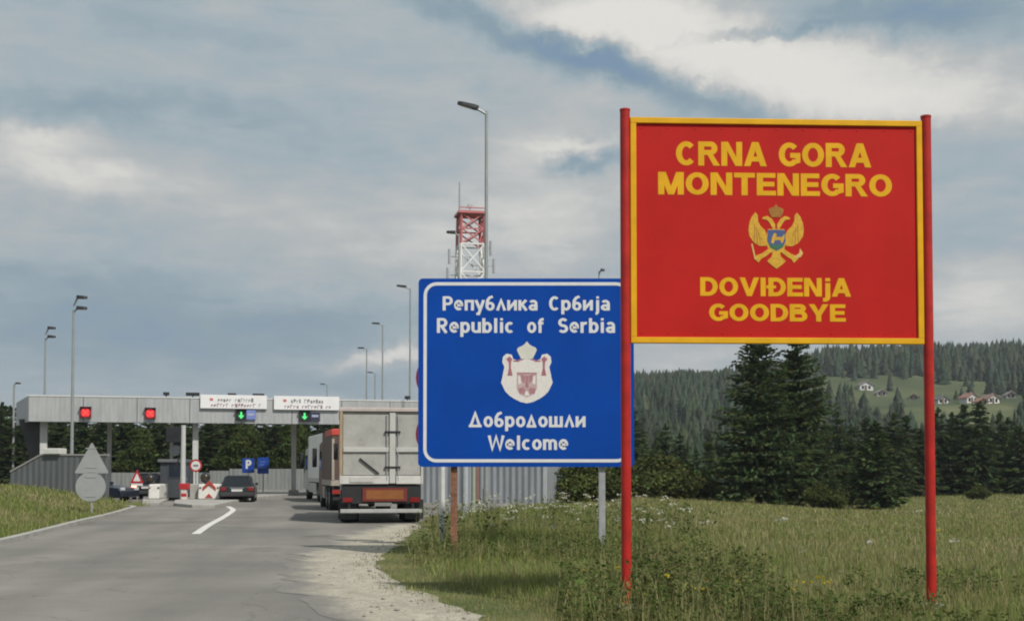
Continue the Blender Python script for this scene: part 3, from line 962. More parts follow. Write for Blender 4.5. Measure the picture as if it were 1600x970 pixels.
# ------------------------------------------------------------------ lamp posts
def lamp_post(px_pole, py_head, Y, label, head_dx, r=0.09, base_z=0.0, double=False, tilt=0.0, pole_m=None):
    p = at(px_pole, py_head, Y); H = p.z
    root = empty('street_lamp', (p.x, Y, base_z), 0, label, 'street lamp', 'tall lamp posts around the border crossing')
    H -= base_z
    pm = pole_m or mat('lamp_pole_steel', (0.30, 0.32, 0.32), 0.5, 0.12, 2, metal=0.3)
    MB().tube((0, 0, -0.2), (0, 0, H), r, r * 0.55, 12).build('pole', pm, root, smooth=40)
    MB().tube((0, 0, 0), (0, 0, 0.9), r * 1.35, r * 1.35, 12).build('base_sleeve', pm, root, smooth=40)
    sgn = 1 if head_dx > 0 else -1
    for k in range(2 if double else 1):
        oz = 0.0 if k == 0 else 0.55
        ex = head_dx
        MB().tube((0, 0, H - .12 + oz * .6), (ex * .35, -.1, H + .06 + oz), .05, n=8).build('arm', pm, root)
        hd = MB()
        L = abs(ex) * 0.8
        M = Matrix.Rotation(-tilt * sgn, 3, 'Y')
        c0 = Vector((ex * .30, -.1, H + .06 + oz))
        prof = [(0, .10), (.18, .17), (.75, .15), (1.0, .06)]
        rings = []
        for t, w in prof:
            for (yy, zz) in ((-w, -.05), (w, -.05), (w * .8, .09 * (1 - .5 * t) + .03), (-w * .8, .09 * (1 - .5 * t) + .03)):
                rings.append(c0 + M @ Vector((sgn * L * t, yy, zz)))
        fs = []
        for i in range(3):
            for j in range(4): fs.append((i * 4 + j, i * 4 + (j + 1) % 4, i * 4 + 4 + (j + 1) % 4, i * 4 + 4 + j))
        fs += [(0, 1, 2, 3), (12, 13, 14, 15)]
        h = MB().add(rings, fs).build('lamp_head', DARKMETAL, root, bevel=.015)
        lens = MB()
        vs = [c0 + M @ Vector((sgn * L * t, yy, -.062)) for t, yy in ((.30, -.11), (.30, .11), (.85, .09), (.85, -.09))]
        vs += [v + Vector((0, 0, .02)) for v in vs]
        lens.add(vs, [(0, 1, 2, 3), (4, 5, 6, 7), (0, 1, 5, 4), (1, 2, 6, 5), (2, 3, 7, 6), (3, 0, 4, 7)])
        lens.build('lens', mat('lamp_lens', (0.34, 0.27, 0.22), 0.25, 0.1, 5), h)
    return root


lamp_post(760, 174, 47, 'tallest lamp post, rising from behind the blue sign', -1.05, 0.10, tilt=R(16))
lamp_post(717, 366, 71, 'lamp post whose head crosses the red top of the lattice mast', -0.66, 0.09, tilt=R(4))
lamp_post(641, 450, 93, 'lamp post just left of the blue sign', -0.95, 0.10, tilt=R(8))
lamp_post(598, 507, 117, 'lamp post second to the left of the blue sign, taller of two close together', -0.95, 0.11, tilt=R(4))
lamp_post(573, 545, 140, 'lamp post above the grey tipper trailer, its head just above the thin white cloud', -0.95, 0.12, tilt=R(4))
lamp_post(586, 583, 175, 'short distant lamp post above the tipper trailer, lowest of the group by it', -1.0, 0.13, tilt=R(6))
lamp_post(511, 601, 198, 'faintest distant lamp post just above the right end of the white canopy boards', -1.0, 0.13, tilt=R(4))
lamp_post(115, 484, 62, 'tallest lamp post on the left, with a double head', 0.66, 0.10, double=True)
lamp_post(71, 528, 77, 'middle lamp post on the left, over the canopy corner', 0.62, 0.09, double=True)
lamp_post(22, 600, 112, 'leftmost lamp post beyond the left end of the canopy', 0.6, 0.14)
lamp_post(936, 424, 84, 'lamp post whose tip shows above the blue sign beside the red post', 0.35, 0.09)

# ------------------------------------------------------------------ lattice mast
def build_mast():
    Y0 = 150.0; s = Y0 / F
    c = at(735, 735, Y0)
    root = empty('radio_mast', (c.x, Y0, 0), R(12), 'red and white lattice radio mast behind the blue sign', 'mast')
    H = at(735, 337, Y0).z
    red = mat('mast_red', (0.48, 0.14, 0.14), 0.55, 0.15, 1); white = mat('mast_white', (0.74, 0.74, 0.72), 0.5, 0.08, 1)
    wt, wb = 1.4, 2.2
    z = 0.0; k = 0
    segs = [(0, 8, red), (8, 16, white), (16, 22.5, red), (22.5, at(735, 384, Y0).z, white), (at(735, 384, Y0).z, H, red)]
    W_ = lambda z: wb + (wt - wb) * z / H
    for z0, z1, m in segs:
        mb = MB(); n = 2
        for i in range(n):
            a, b = z0 + (z1 - z0) * i / n, z0 + (z1 - z0) * (i + 1) / n
            wa, wb_ = W_(a), W_(b)
            cs = [(-1, -1), (1, -1), (1, 1), (-1, 1)]
            for j in range(4):
                p, q_ = cs[j], cs[(j + 1) % 4]
                A0 = Vector((p[0] * wa, p[1] * wa, a)); A1 = Vector((p[0] * wb_, p[1] * wb_, b))
                B0 = Vector((q_[0] * wa, q_[1] * wa, a)); B1 = Vector((q_[0] * wb_, q_[1] * wb_, b))
                mb.bar(A0, A1, .26, .26); mb.bar(A0, B1, .15, .15); mb.bar(B0, A1, .15, .15); mb.bar(A1, B1, .17, .17)
        mb.build('lattice_section', m, root)
    MB().box((0, 0, H + .12), (2 * wt + .8, 2 * wt + .8, .3)).box((0, -wt - .4, H + .6), (2 * wt + .8, .12, .12)).build('top_platform', red, root)
    an = MB().tube((-wt, 0, H), (-wt, 0, H + (337 - 285) * s), .13, .09, 8).tube((-.1, 0, H), (-.1, 0, H + 1.1), .10, .08)
    an.box((-.1, 0, H + 1.2), (.6, .5, .35)).build('antenna', GALV, root)
    pa = MB()
    for a, z in ((2.5, H - 4), (2.9, H - 6.2), (-2.7, H - 5.2), (-2.9, H - 7.5)):
        pa.bar((0, 0, z), (a, 0, z), .08, .08); pa.tube((a, -.1, z - .9), (a, -.1, z + .9), .16)
    pa.build('panel_antenna', GALV, root)


build_mast()

# ------------------------------------------------------------------ border canopy
CAN_A = at(42, 735, 70.0); CAN_A.z = 0
CAN_B = Vector((at(820, 735, 77.5).x, 77.5, 0))
CAN_D = (at(24, 735, 77.0) - at(42, 735, 70.0)); CAN_D.z = 0
CZ0, CZ1 = at(42, 658, 70).z, at(42, 618.5, 70).z


def on_fascia(px):
    """point on the fascia's line seen at photo column px"""
    d = ray(px, HOR); n = (CAN_B - CAN_A); 
    # solve d*t = A + n*s
    det = d.x * (-n.y) + n.x * d.y
    t = (CAN_A.x * (-n.y) + n.x * CAN_A.y) / det
    return Vector((d.x * t, d.y * t, 0))


CROT = math.atan2((CAN_B - CAN_A).y, (CAN_B - CAN_A).x)
CLEN = (CAN_B - CAN_A).length


def build_canopy():
    root = empty('border_canopy', CAN_A, CROT, 'long flat grey canopy over the border lanes', 'canopy')
    inv = Matrix.Rotation(-CROT, 3, 'Z')
    dv = inv @ CAN_D
    L = CLEN
    fas = corrugated('fascia_sheet', (0.40, 0.41, 0.41), 0.25, 'x', 0.5, 0.2, 0.10, seam=3.0)
    side = corrugated('fascia_side_sheet', (0.36, 0.37, 0.39), 0.25, 'y', 0.5, 0.2, 0.25)
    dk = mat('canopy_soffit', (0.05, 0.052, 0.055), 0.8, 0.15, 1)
    t = 0.15
    MB().add([(0, 0, CZ0), (L, 0, CZ0), (L, t, CZ0), (dv.x * t / dv.y, t, CZ0), (0, 0, CZ1), (L, 0, CZ1), (L, t, CZ1), (dv.x * t / dv.y, t, CZ1)],
             [(0, 1, 5, 4), (2, 3, 7, 6), (4, 5, 6, 7), (0, 3, 2, 1), (1, 2, 6, 5), (3, 0, 4, 7)]).build('fascia', fas, root)
    MB().bx(-.02, L, -.03, .12, CZ1 + .002, CZ1 + .07).build('coping', mat('coping_white', (0.62, 0.62, 0.60), 0.5), root)
    a0 = Vector((dv.x * t / dv.y, t, 0)); D = dv * 1.0
    e0, e1 = a0, Vector((D.x, D.y, 0))
    MB().add([(e0.x, e0.y, CZ0), (e1.x, e1.y, CZ0), (e1.x + .15, e1.y, CZ0), (e0.x + .15, e0.y, CZ0), (e0.x, e0.y, CZ1), (e1.x, e1.y, CZ1 - .0), (e1.x + .15, e1.y, CZ1), (e0.x + .15, e0.y, CZ1)],
             [(0, 1, 5, 4), (2, 3, 7, 6), (4, 5, 6, 7), (0, 3, 2, 1), (1, 2, 6, 5), (3, 0, 4, 7)]).build('end_fascia', side, root)
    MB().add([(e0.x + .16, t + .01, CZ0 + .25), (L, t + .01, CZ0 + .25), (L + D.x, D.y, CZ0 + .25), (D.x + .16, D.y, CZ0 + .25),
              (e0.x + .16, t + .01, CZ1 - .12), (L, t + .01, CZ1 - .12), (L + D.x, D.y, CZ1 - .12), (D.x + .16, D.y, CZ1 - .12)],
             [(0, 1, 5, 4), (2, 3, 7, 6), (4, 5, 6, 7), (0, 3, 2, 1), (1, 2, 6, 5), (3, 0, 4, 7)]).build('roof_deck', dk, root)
    colm = mat('column_white', (0.50, 0.50, 0.48), 0.55, 0.1, 3, dirt=0.1)
    def loc(px, back):
        v = inv @ (on_fascia(px) - CAN_A)
        return v.x, back
    for px, back, w in ((64, 1.2, .40), (161, 5.2, .26), (265, 5.5, .2), (305, 1.0, .34), (470, 5.5, .3), (628, 1.2, .4), (740, 5.2, .3)):
        x, y = loc(px, back)
        c = MB().bx(x - w / 2, x + w / 2, y - w / 2, y + w / 2, -0.1, CZ0 + .25).build('column', colm, root, bevel=.02)
        MB().bx(x - w, x + w, y - w, y + w, -0.1, .35).build('column_base', CONC, c, bevel=.02)
    # dark raked wing wall under the left end
    x, y = loc(64, 1.8)
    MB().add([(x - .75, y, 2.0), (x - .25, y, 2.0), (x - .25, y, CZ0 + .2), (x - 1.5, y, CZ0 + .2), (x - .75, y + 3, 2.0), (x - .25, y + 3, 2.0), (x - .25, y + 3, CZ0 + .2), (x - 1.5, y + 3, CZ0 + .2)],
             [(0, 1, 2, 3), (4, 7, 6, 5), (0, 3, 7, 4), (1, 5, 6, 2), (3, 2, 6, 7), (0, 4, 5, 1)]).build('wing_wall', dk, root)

    def front(px, py):
        v = on_fascia(px); return inv @ (v - CAN_A), at(px, py, v.y).z
    # lane signals: things of their own
    def signal(px, py, lit, label, name='lane_signal'):
        v, z = front(px, py)
        w = .62
        r = empty(name, CAN_A + Matrix.Rotation(CROT, 3, 'Z') @ Vector((v.x, -.032, 0)), CROT, label, 'traffic light', 'lane signals on the canopy edge')
        MB().bx(-w / 2, w / 2, -.16, 0, z - w / 2, z + w / 2).build('housing', mat('signal_' + ('red' if lit == 'r' else 'black') + '_face', (0.16, 0.008, 0.01) if lit == 'r' else (0.012, 0.016, 0.014), .5), r, bevel=.02)
        k = .17
        if lit == 'r':
            m = mat('signal_red_light', (0.6, 0.03, 0.03), .4, emit=(1, .06, .05), es=.9)
            b = MB().bar((-k, -.17, z - k), (k, -.17, z + k), .02, .10).bar((-k, -.178, z + k), (k, -.178, z - k), .02, .10)
            disc(MB(), 0, z, .25, -.166, -.15).build('glow_disc', mat('signal_red_field', (0.5, 0.02, 0.03), .4, emit=(.9, .03, .04), es=.35), r)
        else:
            m = mat('signal_green_light', (0.05, 0.5, 0.12), .4, emit=(.08, .9, .22), es=.8)
            b = MB().bx(-.05, .05, -.175, -.16, z - .05, z + .2).prism([(-.17, z - .02), (.17, z - .02), (0, z - .22)], -.176, -.16)
        b.build('light', m, r)
        hd = MB().bx(-w / 2 - .02, w / 2 + .02, -.30, -.02, z + w / 2 + .004, z + w / 2 + .03).build('hood', BLACK, r)
        return v, z
    signal(133, 644.5, 'r', 'leftmost red lane signal on the canopy edge')
    signal(234, 646, 'r', 'second red lane signal on the canopy edge')
    signal(376, 648.5, 'g', 'green lane signal under the left white board')
    signal(475, 650, 'g', 'green arrow lane signal under the right white board')
    for px, py, lab, nm, mm in ((391, 648, 'small blue panel right of the green signal under the left board', 'lane_display', mat('panel_lilac', (0.16, 0.22, 0.50), .5)),
                                (491.5, 650.5, 'dark display panel beside the green arrow signal', 'lane_display', mat('panel_dark', (0.03, 0.035, 0.06), .4))):
        v, z = front(px, py)
        r = empty(nm, CAN_A + Matrix.Rotation(CROT, 3, 'Z') @ Vector((v.x, -.032, 0)), CROT, lab, 'panel')
        MB().bx(-.30, .30, -.12, 0, z - .28, z + .28).build('panel', mm, r, bevel=.015)
        MB().bx(-.2, .2, -.126, -.11, z - .04, z + .1).build('symbol', mat('panel_symbol', (0.35, 0.36, 0.5), .5), r)
    # two white boards
    for a, b, top, bot, lab, seed in ((312, 416, 616.5, 639, 'left white lane board with two lines of small writing', 1), (427, 529, 618.5, 641, 'right white lane board with two lines of small writing', 2)):
        v0, z1 = front(a, top); v1, z0 = front(b, bot)
        r = empty('lane_board', CAN_A + Matrix.Rotation(CROT, 3, 'Z') @ Vector((v0.x, -.034, 0)), CROT, lab, 'sign', 'white boards on the canopy')
        w = v1.x - v0.x
        MB().bx(0, w, -.14, 0, z0, z1).build('panel', mat('board_white', (0.74, 0.73, 0.73), .5, .04), r, bevel=.01)
        rr = random.Random(seed)
        for row, (zt, h, m, xa, xb) in enumerate(((z1 - .18, .24, mat('board_grey_ink', (0.20, 0.19, 0.19), .6), .26, .80), (z0 + .30, .22, mat('board_red_ink', (0.26, 0.17, 0.18), .6), .16, .88))):
            mb = MB(); x = w * xa
            while x < w * xb:
                for _ in range(rr.randint(4, 9)):
                    lw = rr.uniform(.09, .15); hh = h * rr.choice((.7, .75, 1.0))
                    mb.bx(x, x + lw * .3, -.145, -.139, zt - h, zt - h + hh).bx(x + lw * .31, x + lw, -.1455, -.139, zt - h + rr.choice((0, hh * .4, hh * .75)), zt - h + hh)
                    x += lw + .05
                    if x > w * xb: break
                x += .16
            mb.build('lettering', m, r)
        MB().bx(w * .14, w * .19, -.145, -.139, z1 - .36, z1 - .2).build('emblem', mat('board_emblem', (0.5, 0.14, 0.14), .6), r)
    # small floodlights along the roof edge
    for k, (px, w, lab) in enumerate(((258, .35, 'small dark floodlight on the canopy roof above the second red signal'), (300, .8, 'wide dark floodlight on the canopy roof left of the white boards'),
                                      (362, .5, 'dark floodlight behind the left white board'), (404, .7, 'dark floodlight at the right end of the left white board'), (640, .3, 'dark lamp above the tipper trailer'))):
        v, z = front(px, 618)
        r = empty('floodlight', CAN_A + Matrix.Rotation(CROT, 3, 'Z') @ Vector((v.x, .9, CZ1)), CROT, lab, 'floodlight', 'floodlights on the canopy roof')
        MB().bx(-w / 2, w / 2, -.2, .2, .22, .40).build('lamp_body', DARKMETAL, r, bevel=.02)
        MB().bx(-.04, .04, -.04, .04, -.12, .22).build('bracket', DARKMETAL, r)


build_canopy()

# ------------------------------------------------------------------ booth, islands, bollards, walls
def island(name, pts, z=0.14):
    mb = MB(); n = len(pts)
    vs = [(p.x, p.y, z) for p in pts] + [(p.x, p.y, 0) for p in pts]
    mb.add(vs, [tuple(range(n))] + [(i, (i + 1) % n, n + (i + 1) % n, n + i) for i in range(n)])
    return tag(mb.build(name, CONC, bevel=.03), kind='structure')


isl = [G(272, 790), G(300, 793), G(335, 793), G(352, 789), Vector((-14.5, 68, 0)), Vector((-14.0, 84, 0)), Vector((-17.5, 84, 0)), Vector((-17.6, 66, 0)), Vector((-16.9, 61, 0))]
island('traffic_island', isl)
island('traffic_island', [G(222, 789.5), G(249, 789.5), Vector((-18.6, 66, 0)), Vector((-18.3, 84, 0)), Vector((-20.2, 84, 0)), Vector((-20.0, 66, 0))])


def build_booth():
    Y0 = 65.5
    a, b = at(250, 785, Y0), at(287, 785, Y0)
    w = b.x - a.x; H = at(265, 717, Y0).z - .14
    r = empty('control_booth', ((a.x + b.x) / 2, Y0, .14), R(6), 'narrow dark grey control booth with one window', 'booth')
    wm = mat('booth_grey', (0.050, 0.056, 0.064), .55, .12, 2); gl = mat('booth_glass', (0.012, 0.018, 0.03), .12, .2, 2)
    MB().bx(-w / 2, w / 2, 0, 3.2, 0, H - .18).build('wall', wm, r, bevel=.02)
    MB().bx(-w / 2 - .12, w / 2 + .12, -.15, 3.35, H - .17, H).build('roof', mat('booth_roof', (0.12, 0.125, 0.13), .6), r, bevel=.02)
    f = MB().bx(-.22, .50, -.03, .02, 1.05, 1.98).build('window', mat('booth_frame', (0.05, 0.055, 0.06), .5), r)
    MB().bx(-.16, .44, -.036, -.01, 1.11, 1.92).build('pane', gl, f)
    d = MB().bx(w / 2 - .02, w / 2 + .03, .4, 1.3, .02, 2.0).build('door', mat('booth_door', (0.07, 0.10, 0.14), .5), r)
    MB().bx(w / 2 + .031, w / 2 + .06, .5, .62, .95, 1.05).build('handle', GALV, d)
    MB().bx(-w / 2 - .035, -w / 2 + .02, .6, 2.6, 1.05, 1.98).build('side_window', gl, r)


build_booth()


def end_block(px0, px1, Y0, label):
    a, b = at(px0, 787, Y0), at(px1, 787, Y0); w = b.x - a.x
    r = empty('island_end_block', ((a.x + b.x) / 2, Y0, .14), R(4), label, 'barrier', 'white end blocks of the lane islands')
    H = at(px0, 756, Y0).z - .14
    wh = mat('block_white', (0.60, 0.58, 0.54), .7, .1, 3, dirt=.15)
    n = 5
    MB().prism_x([(0, 0), (2.2, 0), (2.2, H), (.16, H)], -w / 2, w / 2).build('body', wh, r, bevel=.07, seg=3)
    lean = .16 / H
    k = w * .30
    for z0 in ((.12, .40) if w > 1 else ()):
        mb = MB(); y = lean * (z0 + .2) - .04
        t = .20
        mb.prism([(-k, z0), (0, z0 + .36), (k, z0), (k, z0 + t), (0, z0 + .36 + t), (-k, z0 + t)], y - .01, y + .12)
        if z0 < .3: mb = MB().prism([(-k * .6, .08), (k * .6, .08), (0, .30)], lean * .2 - .05, .12)
        mb.build('chevron', mat('chevron_red', (0.36, 0.05, 0.035), .5, .1), r)
    br = MB()
    for sx in (-1, 1): br.bx(sx * w * .40 - .05, sx * w * .40 + .05, lean * H * .75 - .035, lean * H, H * .70, H * .82)
    br.build('reflector', mat('reflector_grey', (0.16, 0.15, 0.15), .4), r)
    return r, H, w


eb, H1, w1 = end_block(309, 343, 62.3, 'white island end block with red chevron right of the booth')
MB().bx(-w1 / 2 - .50, -w1 / 2 - .03, .5, 2.4, 0, .78).build('side_step', CONC, eb, bevel=.04)
eb2, H2, w2 = end_block(231, 248, 62.6, 'narrow white island end block beside the black car')


def beacon(px, py, Y0, label, zb):
    p = at(px, py, Y0)
    r = empty('beacon_lamp', (p.x, Y0, zb), 0, label, 'lamp', 'dark beacon lamps on the island ends')
    z = p.z - zb
    MB().tube((0, 0, 0), (0, 0, z - .2), .06).build('post', DARKMETAL, r)
    MB().lathe([(.05, -.26), (.20, -.2), (.26, 0), (.22, .16), (.10, .25), (.02, .27)], (0, 0, z), 18).build('lamp_head', mat('beacon_dark', (0.02, 0.02, 0.022), .35), r, smooth=60)
    MB().tube((0, -.24, z), (0, -.29, z), .14, .12, 14).build('lens', mat('beacon_lens', (0.05, 0.035, 0.02), .2), r)


beacon(321, 746, 63.3, 'round dark beacon above the chevron block right of the booth', .14 + H1)
beacon(235, 748, 63.6, 'round dark beacon above the narrow block beside the black car', .14 + H2)


def barrier_post():
    Y0 = 61.5
    p = at(288, 788, Y0)
    r = empty('barrier_post', (p.x, Y0, .14), 0, 'white bollard with red head beside the booth', 'bollard')
    h = at(288, 764, Y0).z - .14
    MB().bx(-.13, .13, -.13, .13, 0, h).build('pedestal', mat('bollard_white', (0.62, 0.55, 0.50), .6, .1), r, bevel=.02)
    MB().bx(-.24, .24, -.17, .17, h, h + .30).build('head', SIGNRED, r, bevel=.03)
    MB().bx(-.135, .135, -.134, -.10, .15, .32).build('red_band', SIGNRED, r)
    p2 = empty('steel_mast', (at(286, 735, Y0 + 1.6).x, Y0 + 1.6, .14), 0, 'tall pale steel mast behind the red headed bollard', 'mast')
    hh = at(286, 664, Y0 + 1.6).z - .14
    MB().tube((0, 0, 0), (0, 0, hh), .14, .12, 12).build('pole', mat('mast_pale', (0.46, 0.46, 0.44), .5, .1), p2, smooth=40)
    MB().bx(-.9, -.02, -.08, .08, hh - .9, hh - .1).build('cabinet', DARKMETAL, p2, bevel=.03)
    MB().tube((-.5, 0, hh - 2.4), (-.1, 0, hh - 1.5), .04).build('cable', DARKMETAL, p2)
    disc(MB(), -.45, hh - 1.3, .30, .05, .12).build('dish', mat('dish_dark', (0.06, 0.065, 0.07), .5), p2)


barrier_post()


def walls():
    dk = corrugated('dark_barrier_sheet', (0.115, 0.125, 0.130), .3, 'x', .6, .1, .5)
    lt = corrugated('grey_barrier_sheet', (0.20, 0.21, 0.205), .35, 'x', .6, .1, .4, seam=2.5)
    a, b = at(16, 735, 58.2), at(168, 735, 57.4)
    r = empty('noise_wall', (a.x, a.y, 0), math.atan2((b - a).y, (b - a).x), 'dark grey corrugated wall with a sloping end on the left verge', 'wall')
    L = (b - a).length; zt = at(70, 712, 58).z; zl = at(16, 738, 58).z
    k = L * 48 / 152
    MB().prism([(0, 0), (L, 0), (L, zt), (k, zt + .02), (0, zl)], 0, .18).build('panel', dk, r)
    MB().bar((0, .09, zl + .04), (k, .09, zt + .06), .26, .08).bar((k, .09, zt + .06), (L, .09, zt + .04), .26, .08).build('coping', mat('coping_grey', (0.26, 0.25, 0.24), .7), r)
    MB().bx(k + .25, k + 1.05, -.2, .5, zt + .082, zt + .36).build('plinth', mat('plinth_pale', (0.55, 0.55, 0.52), .7, .1), r, bevel=.03)
    a, b = at(120, 735, 100), at(560, 735, 104)
    r = empty('noise_wall', (a.x, a.y, 0), math.atan2((b - a).y, (b - a).x), 'long pale grey wall beyond the canopy, in front of the wood', 'wall')
    L = (b - a).length
    MB().bx(0, L * .46, 0, .2, -.2, at(240, 738, 100).z).bx(L * .462, L * .53, -.05, .2, -.2, at(340, 735, 102).z).bx(L * .532, L * .8, 0, .2, -.2, at(440, 732, 103).z).bx(L * .802, L, 0, .2, -.2, at(500, 738, 104).z).build('panel', lt, r)
    # corrugated shed behind the blue sign
    a, b = at(655, 735, 61), at(853, 735, 59)
    r = empty('metal_shed', (a.x, a.y, 0), math.atan2((b - a).y, (b - a).x), 'grey corrugated metal shed behind the blue sign', 'shed')
    L = (b - a).length
    wm = corrugated('shed_sheet', (0.30, 0.32, 0.345), .32, 'x', .5, .2, .8)
    MB().bx(0, L, 0, 5, -.6, 2.9).build('wall', wm, r)
    MB().add([(-.2, -.25, 2.91), (L + .05, -.25, 2.91), (L + .05, 5.2, 2.91), (-.2, 5.2, 2.91), (-.2, 2.4, 3.5), (L + .05, 2.4, 3.5)], [(0, 1, 5, 4), (2, 3, 4, 5), (0, 4, 3), (1, 2, 5), (0, 3, 2, 1)]).build('roof', mat('shed_roof', (0.20, 0.21, 0.22), .6), r)
    MB().bx(L - .14, L + .02, -.03, .1, -.6, 2.89).build('corner_trim', mat('shed_trim', (0.42, 0.44, 0.46), .5), r)
    MB().bx(L * .46, L * .48, -.045, .0, -.6, 2.6).build('downpipe', mat('downpipe_rust', (0.30, 0.16, 0.13), .6), r)
    # loose posts behind the blue sign
    for px, Y0, rr, top, lab in ((727, 40, .11, 600, 'pale steel post behind the blue sign, left of the lamp post foot'), (740, 43, .075, 610, 'thin greenish post behind the blue sign next to the lamp post foot')):
        p = at(px, top, Y0)
        o = empty('steel_post', (p.x, Y0, 0), 0, lab, 'post')
        MB().tube((0, 0, -.2), (0, 0, p.z), rr, rr, 10).build('pole', mat('post_pale' if rr > .1 else 'post_green', (0.36, 0.39, 0.42) if rr > .1 else (0.30, 0.34, 0.28), .5, .12, 3), o, smooth=40)
        MB().lathe([(rr * 1.2, 0), (rr * 1.2, .04), (.01, .07)], (0, 0, p.z), 10).build('cap', GALV, o)


walls()

# ------------------------------------------------------------------ vehicles
TYRE = mat('tyre_rubber', (0.018, 0.018, 0.018), .9, .2, 8)
RIM = mat('wheel_rim', (0.30, 0.30, 0.31), .4, .1, 8, metal=.6)
GLASS = mat('dark_glass', (0.010, 0.014, 0.018), .08, .2, 2)
PLATE = mat('number_plate_white', (0.55, 0.55, 0.53), .5)


def wheel(parent, x, y, r, w, side):
    prof = [(r * .55, -w / 2), (r * .93, -w / 2), (r, -w * .32), (r, w * .32), (r * .93, w / 2), (r * .55, w / 2)]
    n = 24; vs, fs = [], []
    for rr, o in prof:
        for i in range(n):
            t = 2 * math.pi * i / n; vs.append((x + o, y + rr * math.cos(t), r + rr * math.sin(t)))
    for k in range(len(prof) - 1):
        for i in range(n): fs.append((k * n + i, k * n + (i + 1) % n, (k + 1) * n + (i + 1) % n, (k + 1) * n + i))
    wh = empty_part('wheel', parent)
    MB().add(vs, fs).build('tyre', TYRE, wh, smooth=40)
    rm = MB().tube((x - w * .42, y, r), (x + w * .42, y, r), r * .56, n=20)
    ox = x + side * w * .43
    for i in range(5):
        t = 2 * math.pi * i / 5
        rm.tube((ox, y, r), (ox, y + r * .5 * math.cos(t), r + r * .5 * math.sin(t)), r * .07, n=6)
    rm.tube((ox - .02, y, r), (ox + .02, y, r), r * .16, n=10)
    rm.build('rim', RIM, wh, smooth=40)


def car(loc, rz, paint, label, L=4.3, Wd=1.74, H=1.45, estate=False, lit=False, group=None):
    """origin on the ground under the tail, nose towards +y"""
    root = empty('parked_car', loc, rz, label, 'car', 'cars waiting at the border')
    h = Wd / 2; belt = H * .60
    prof = [(0.02, .30), (0, .52), (.05, belt - .04), (.10, belt), (L * .60, belt), (L * .74, belt - .04), (L * .96, belt * .82), (L, belt * .62), (L - .02, .28), (L - .5, .20), (.5, .20)]
    MB().prism_x(prof, -h, h).build('body', paint, root, bevel=.09, seg=3, smooth=35)
    r0, r1 = (.14 if estate else .34), L * .64
    t0, t1 = (.36 if estate else .80), L * .46
    hb_, ht = h - .06, h - .24
    z0, z1 = belt - .03, H - .05
    cab = [(-hb_, r0, z0), (hb_, r0, z0), (hb_, r1, z0), (-hb_, r1, z0), (-ht, t0, z1), (ht, t0, z1), (ht, t1, z1), (-ht, t1, z1)]
    q6 = [(0, 1, 5, 4), (1, 2, 6, 5), (2, 3, 7, 6), (3, 0, 4, 7), (4, 5, 6, 7), (0, 3, 2, 1)]
    MB().add(cab, q6).build('cabin', paint, root, bevel=.05)
    MB().add([(-ht + .02, t0 - .03, z1), (ht - .02, t0 - .03, z1), (ht - .02, t1 + .02, z1), (-ht + .02, t1 + .02, z1), (-ht + .14, t0 + .12, H), (ht - .14, t0 + .12, H), (ht - .14, t1 - .1, H), (-ht + .14, t1 - .1, H)], q6).build('roof', paint, root, bevel=.03)

    def pane(a, b, c, d, name, s=.86):
        P = [Vector(cab[i]) for i in (a, b, c, d)]; ctr = sum(P, Vector()) / 4
        n = (P[1] - P[0]).cross(P[3] - P[0]).normalized()
        if n.dot(ctr - Vector((0, L * .4, z0))) < 0: n = -n
        Q = [ctr + (p - ctr) * s for p in P]
        MB().add([q + n * .012 for q in Q] + [q - n * .02 for q in Q], [(0, 1, 2, 3), (4, 5, 6, 7), (0, 1, 5, 4), (1, 2, 6, 5), (2, 3, 7, 6), (3, 0, 4, 7)]).build(name, GLASS, root)
    pane(0, 1, 5, 4, 'rear_window'); pane(2, 3, 7, 6, 'windscreen'); pane(1, 2, 6, 5, 'side_window'); pane(3, 0, 4, 7, 'side_window')
    for sx in (-1, 1):
        for y in (L * .19, L * .80): wheel(root, sx * (h - .10), y, .31, .20, sx)
        tm = mat('tail_light_lit', (0.6, .05, .03), .3, emit=(1, .25, .15), es=5.0) if lit else mat('tail_light_red', (0.20, .012, .012), .25)
        MB().bx(sx * (h - .20) - .14, sx * (h - .20) + .14, -.02, .08, belt - .24, belt - .06).build('tail_light', tm, root, bevel=.02)
        MB().bx(sx * (h - .24) - .16, sx * (h - .24) + .16, L - .10, L + .005, belt * .68, belt * .86).build('headlight', mat('headlight_glass', (0.5, 0.5, 0.52), .15), root, bevel=.02)
        MB().bx(sx * (h + .02) - .07, sx * (h + .02) + .07, L * .585, L * .62, belt + .02, belt + .16).build('wing_mirror', paint, root, bevel=.02)
    MB().bx(-h + .05, h - .05, -.06, .06, .30, .50).build('bumper', mat('bumper_dark', (0.03, 0.03, 0.032), .6), root, bevel=.03)
    MB().bx(-.27, .27, -.025, .02, belt - .27, belt - .15).build('number_plate', PLATE, root)
    MB().bx(-.34, .34, -.014, .02, belt - .115, belt - .075).build('trim_strip', mat('chrome_trim', (0.5, 0.5, 0.52), .25, metal=.8), root)
    return root


def gpt(px, py): p = G(px, py); return (p.x, p.y, 0.004)


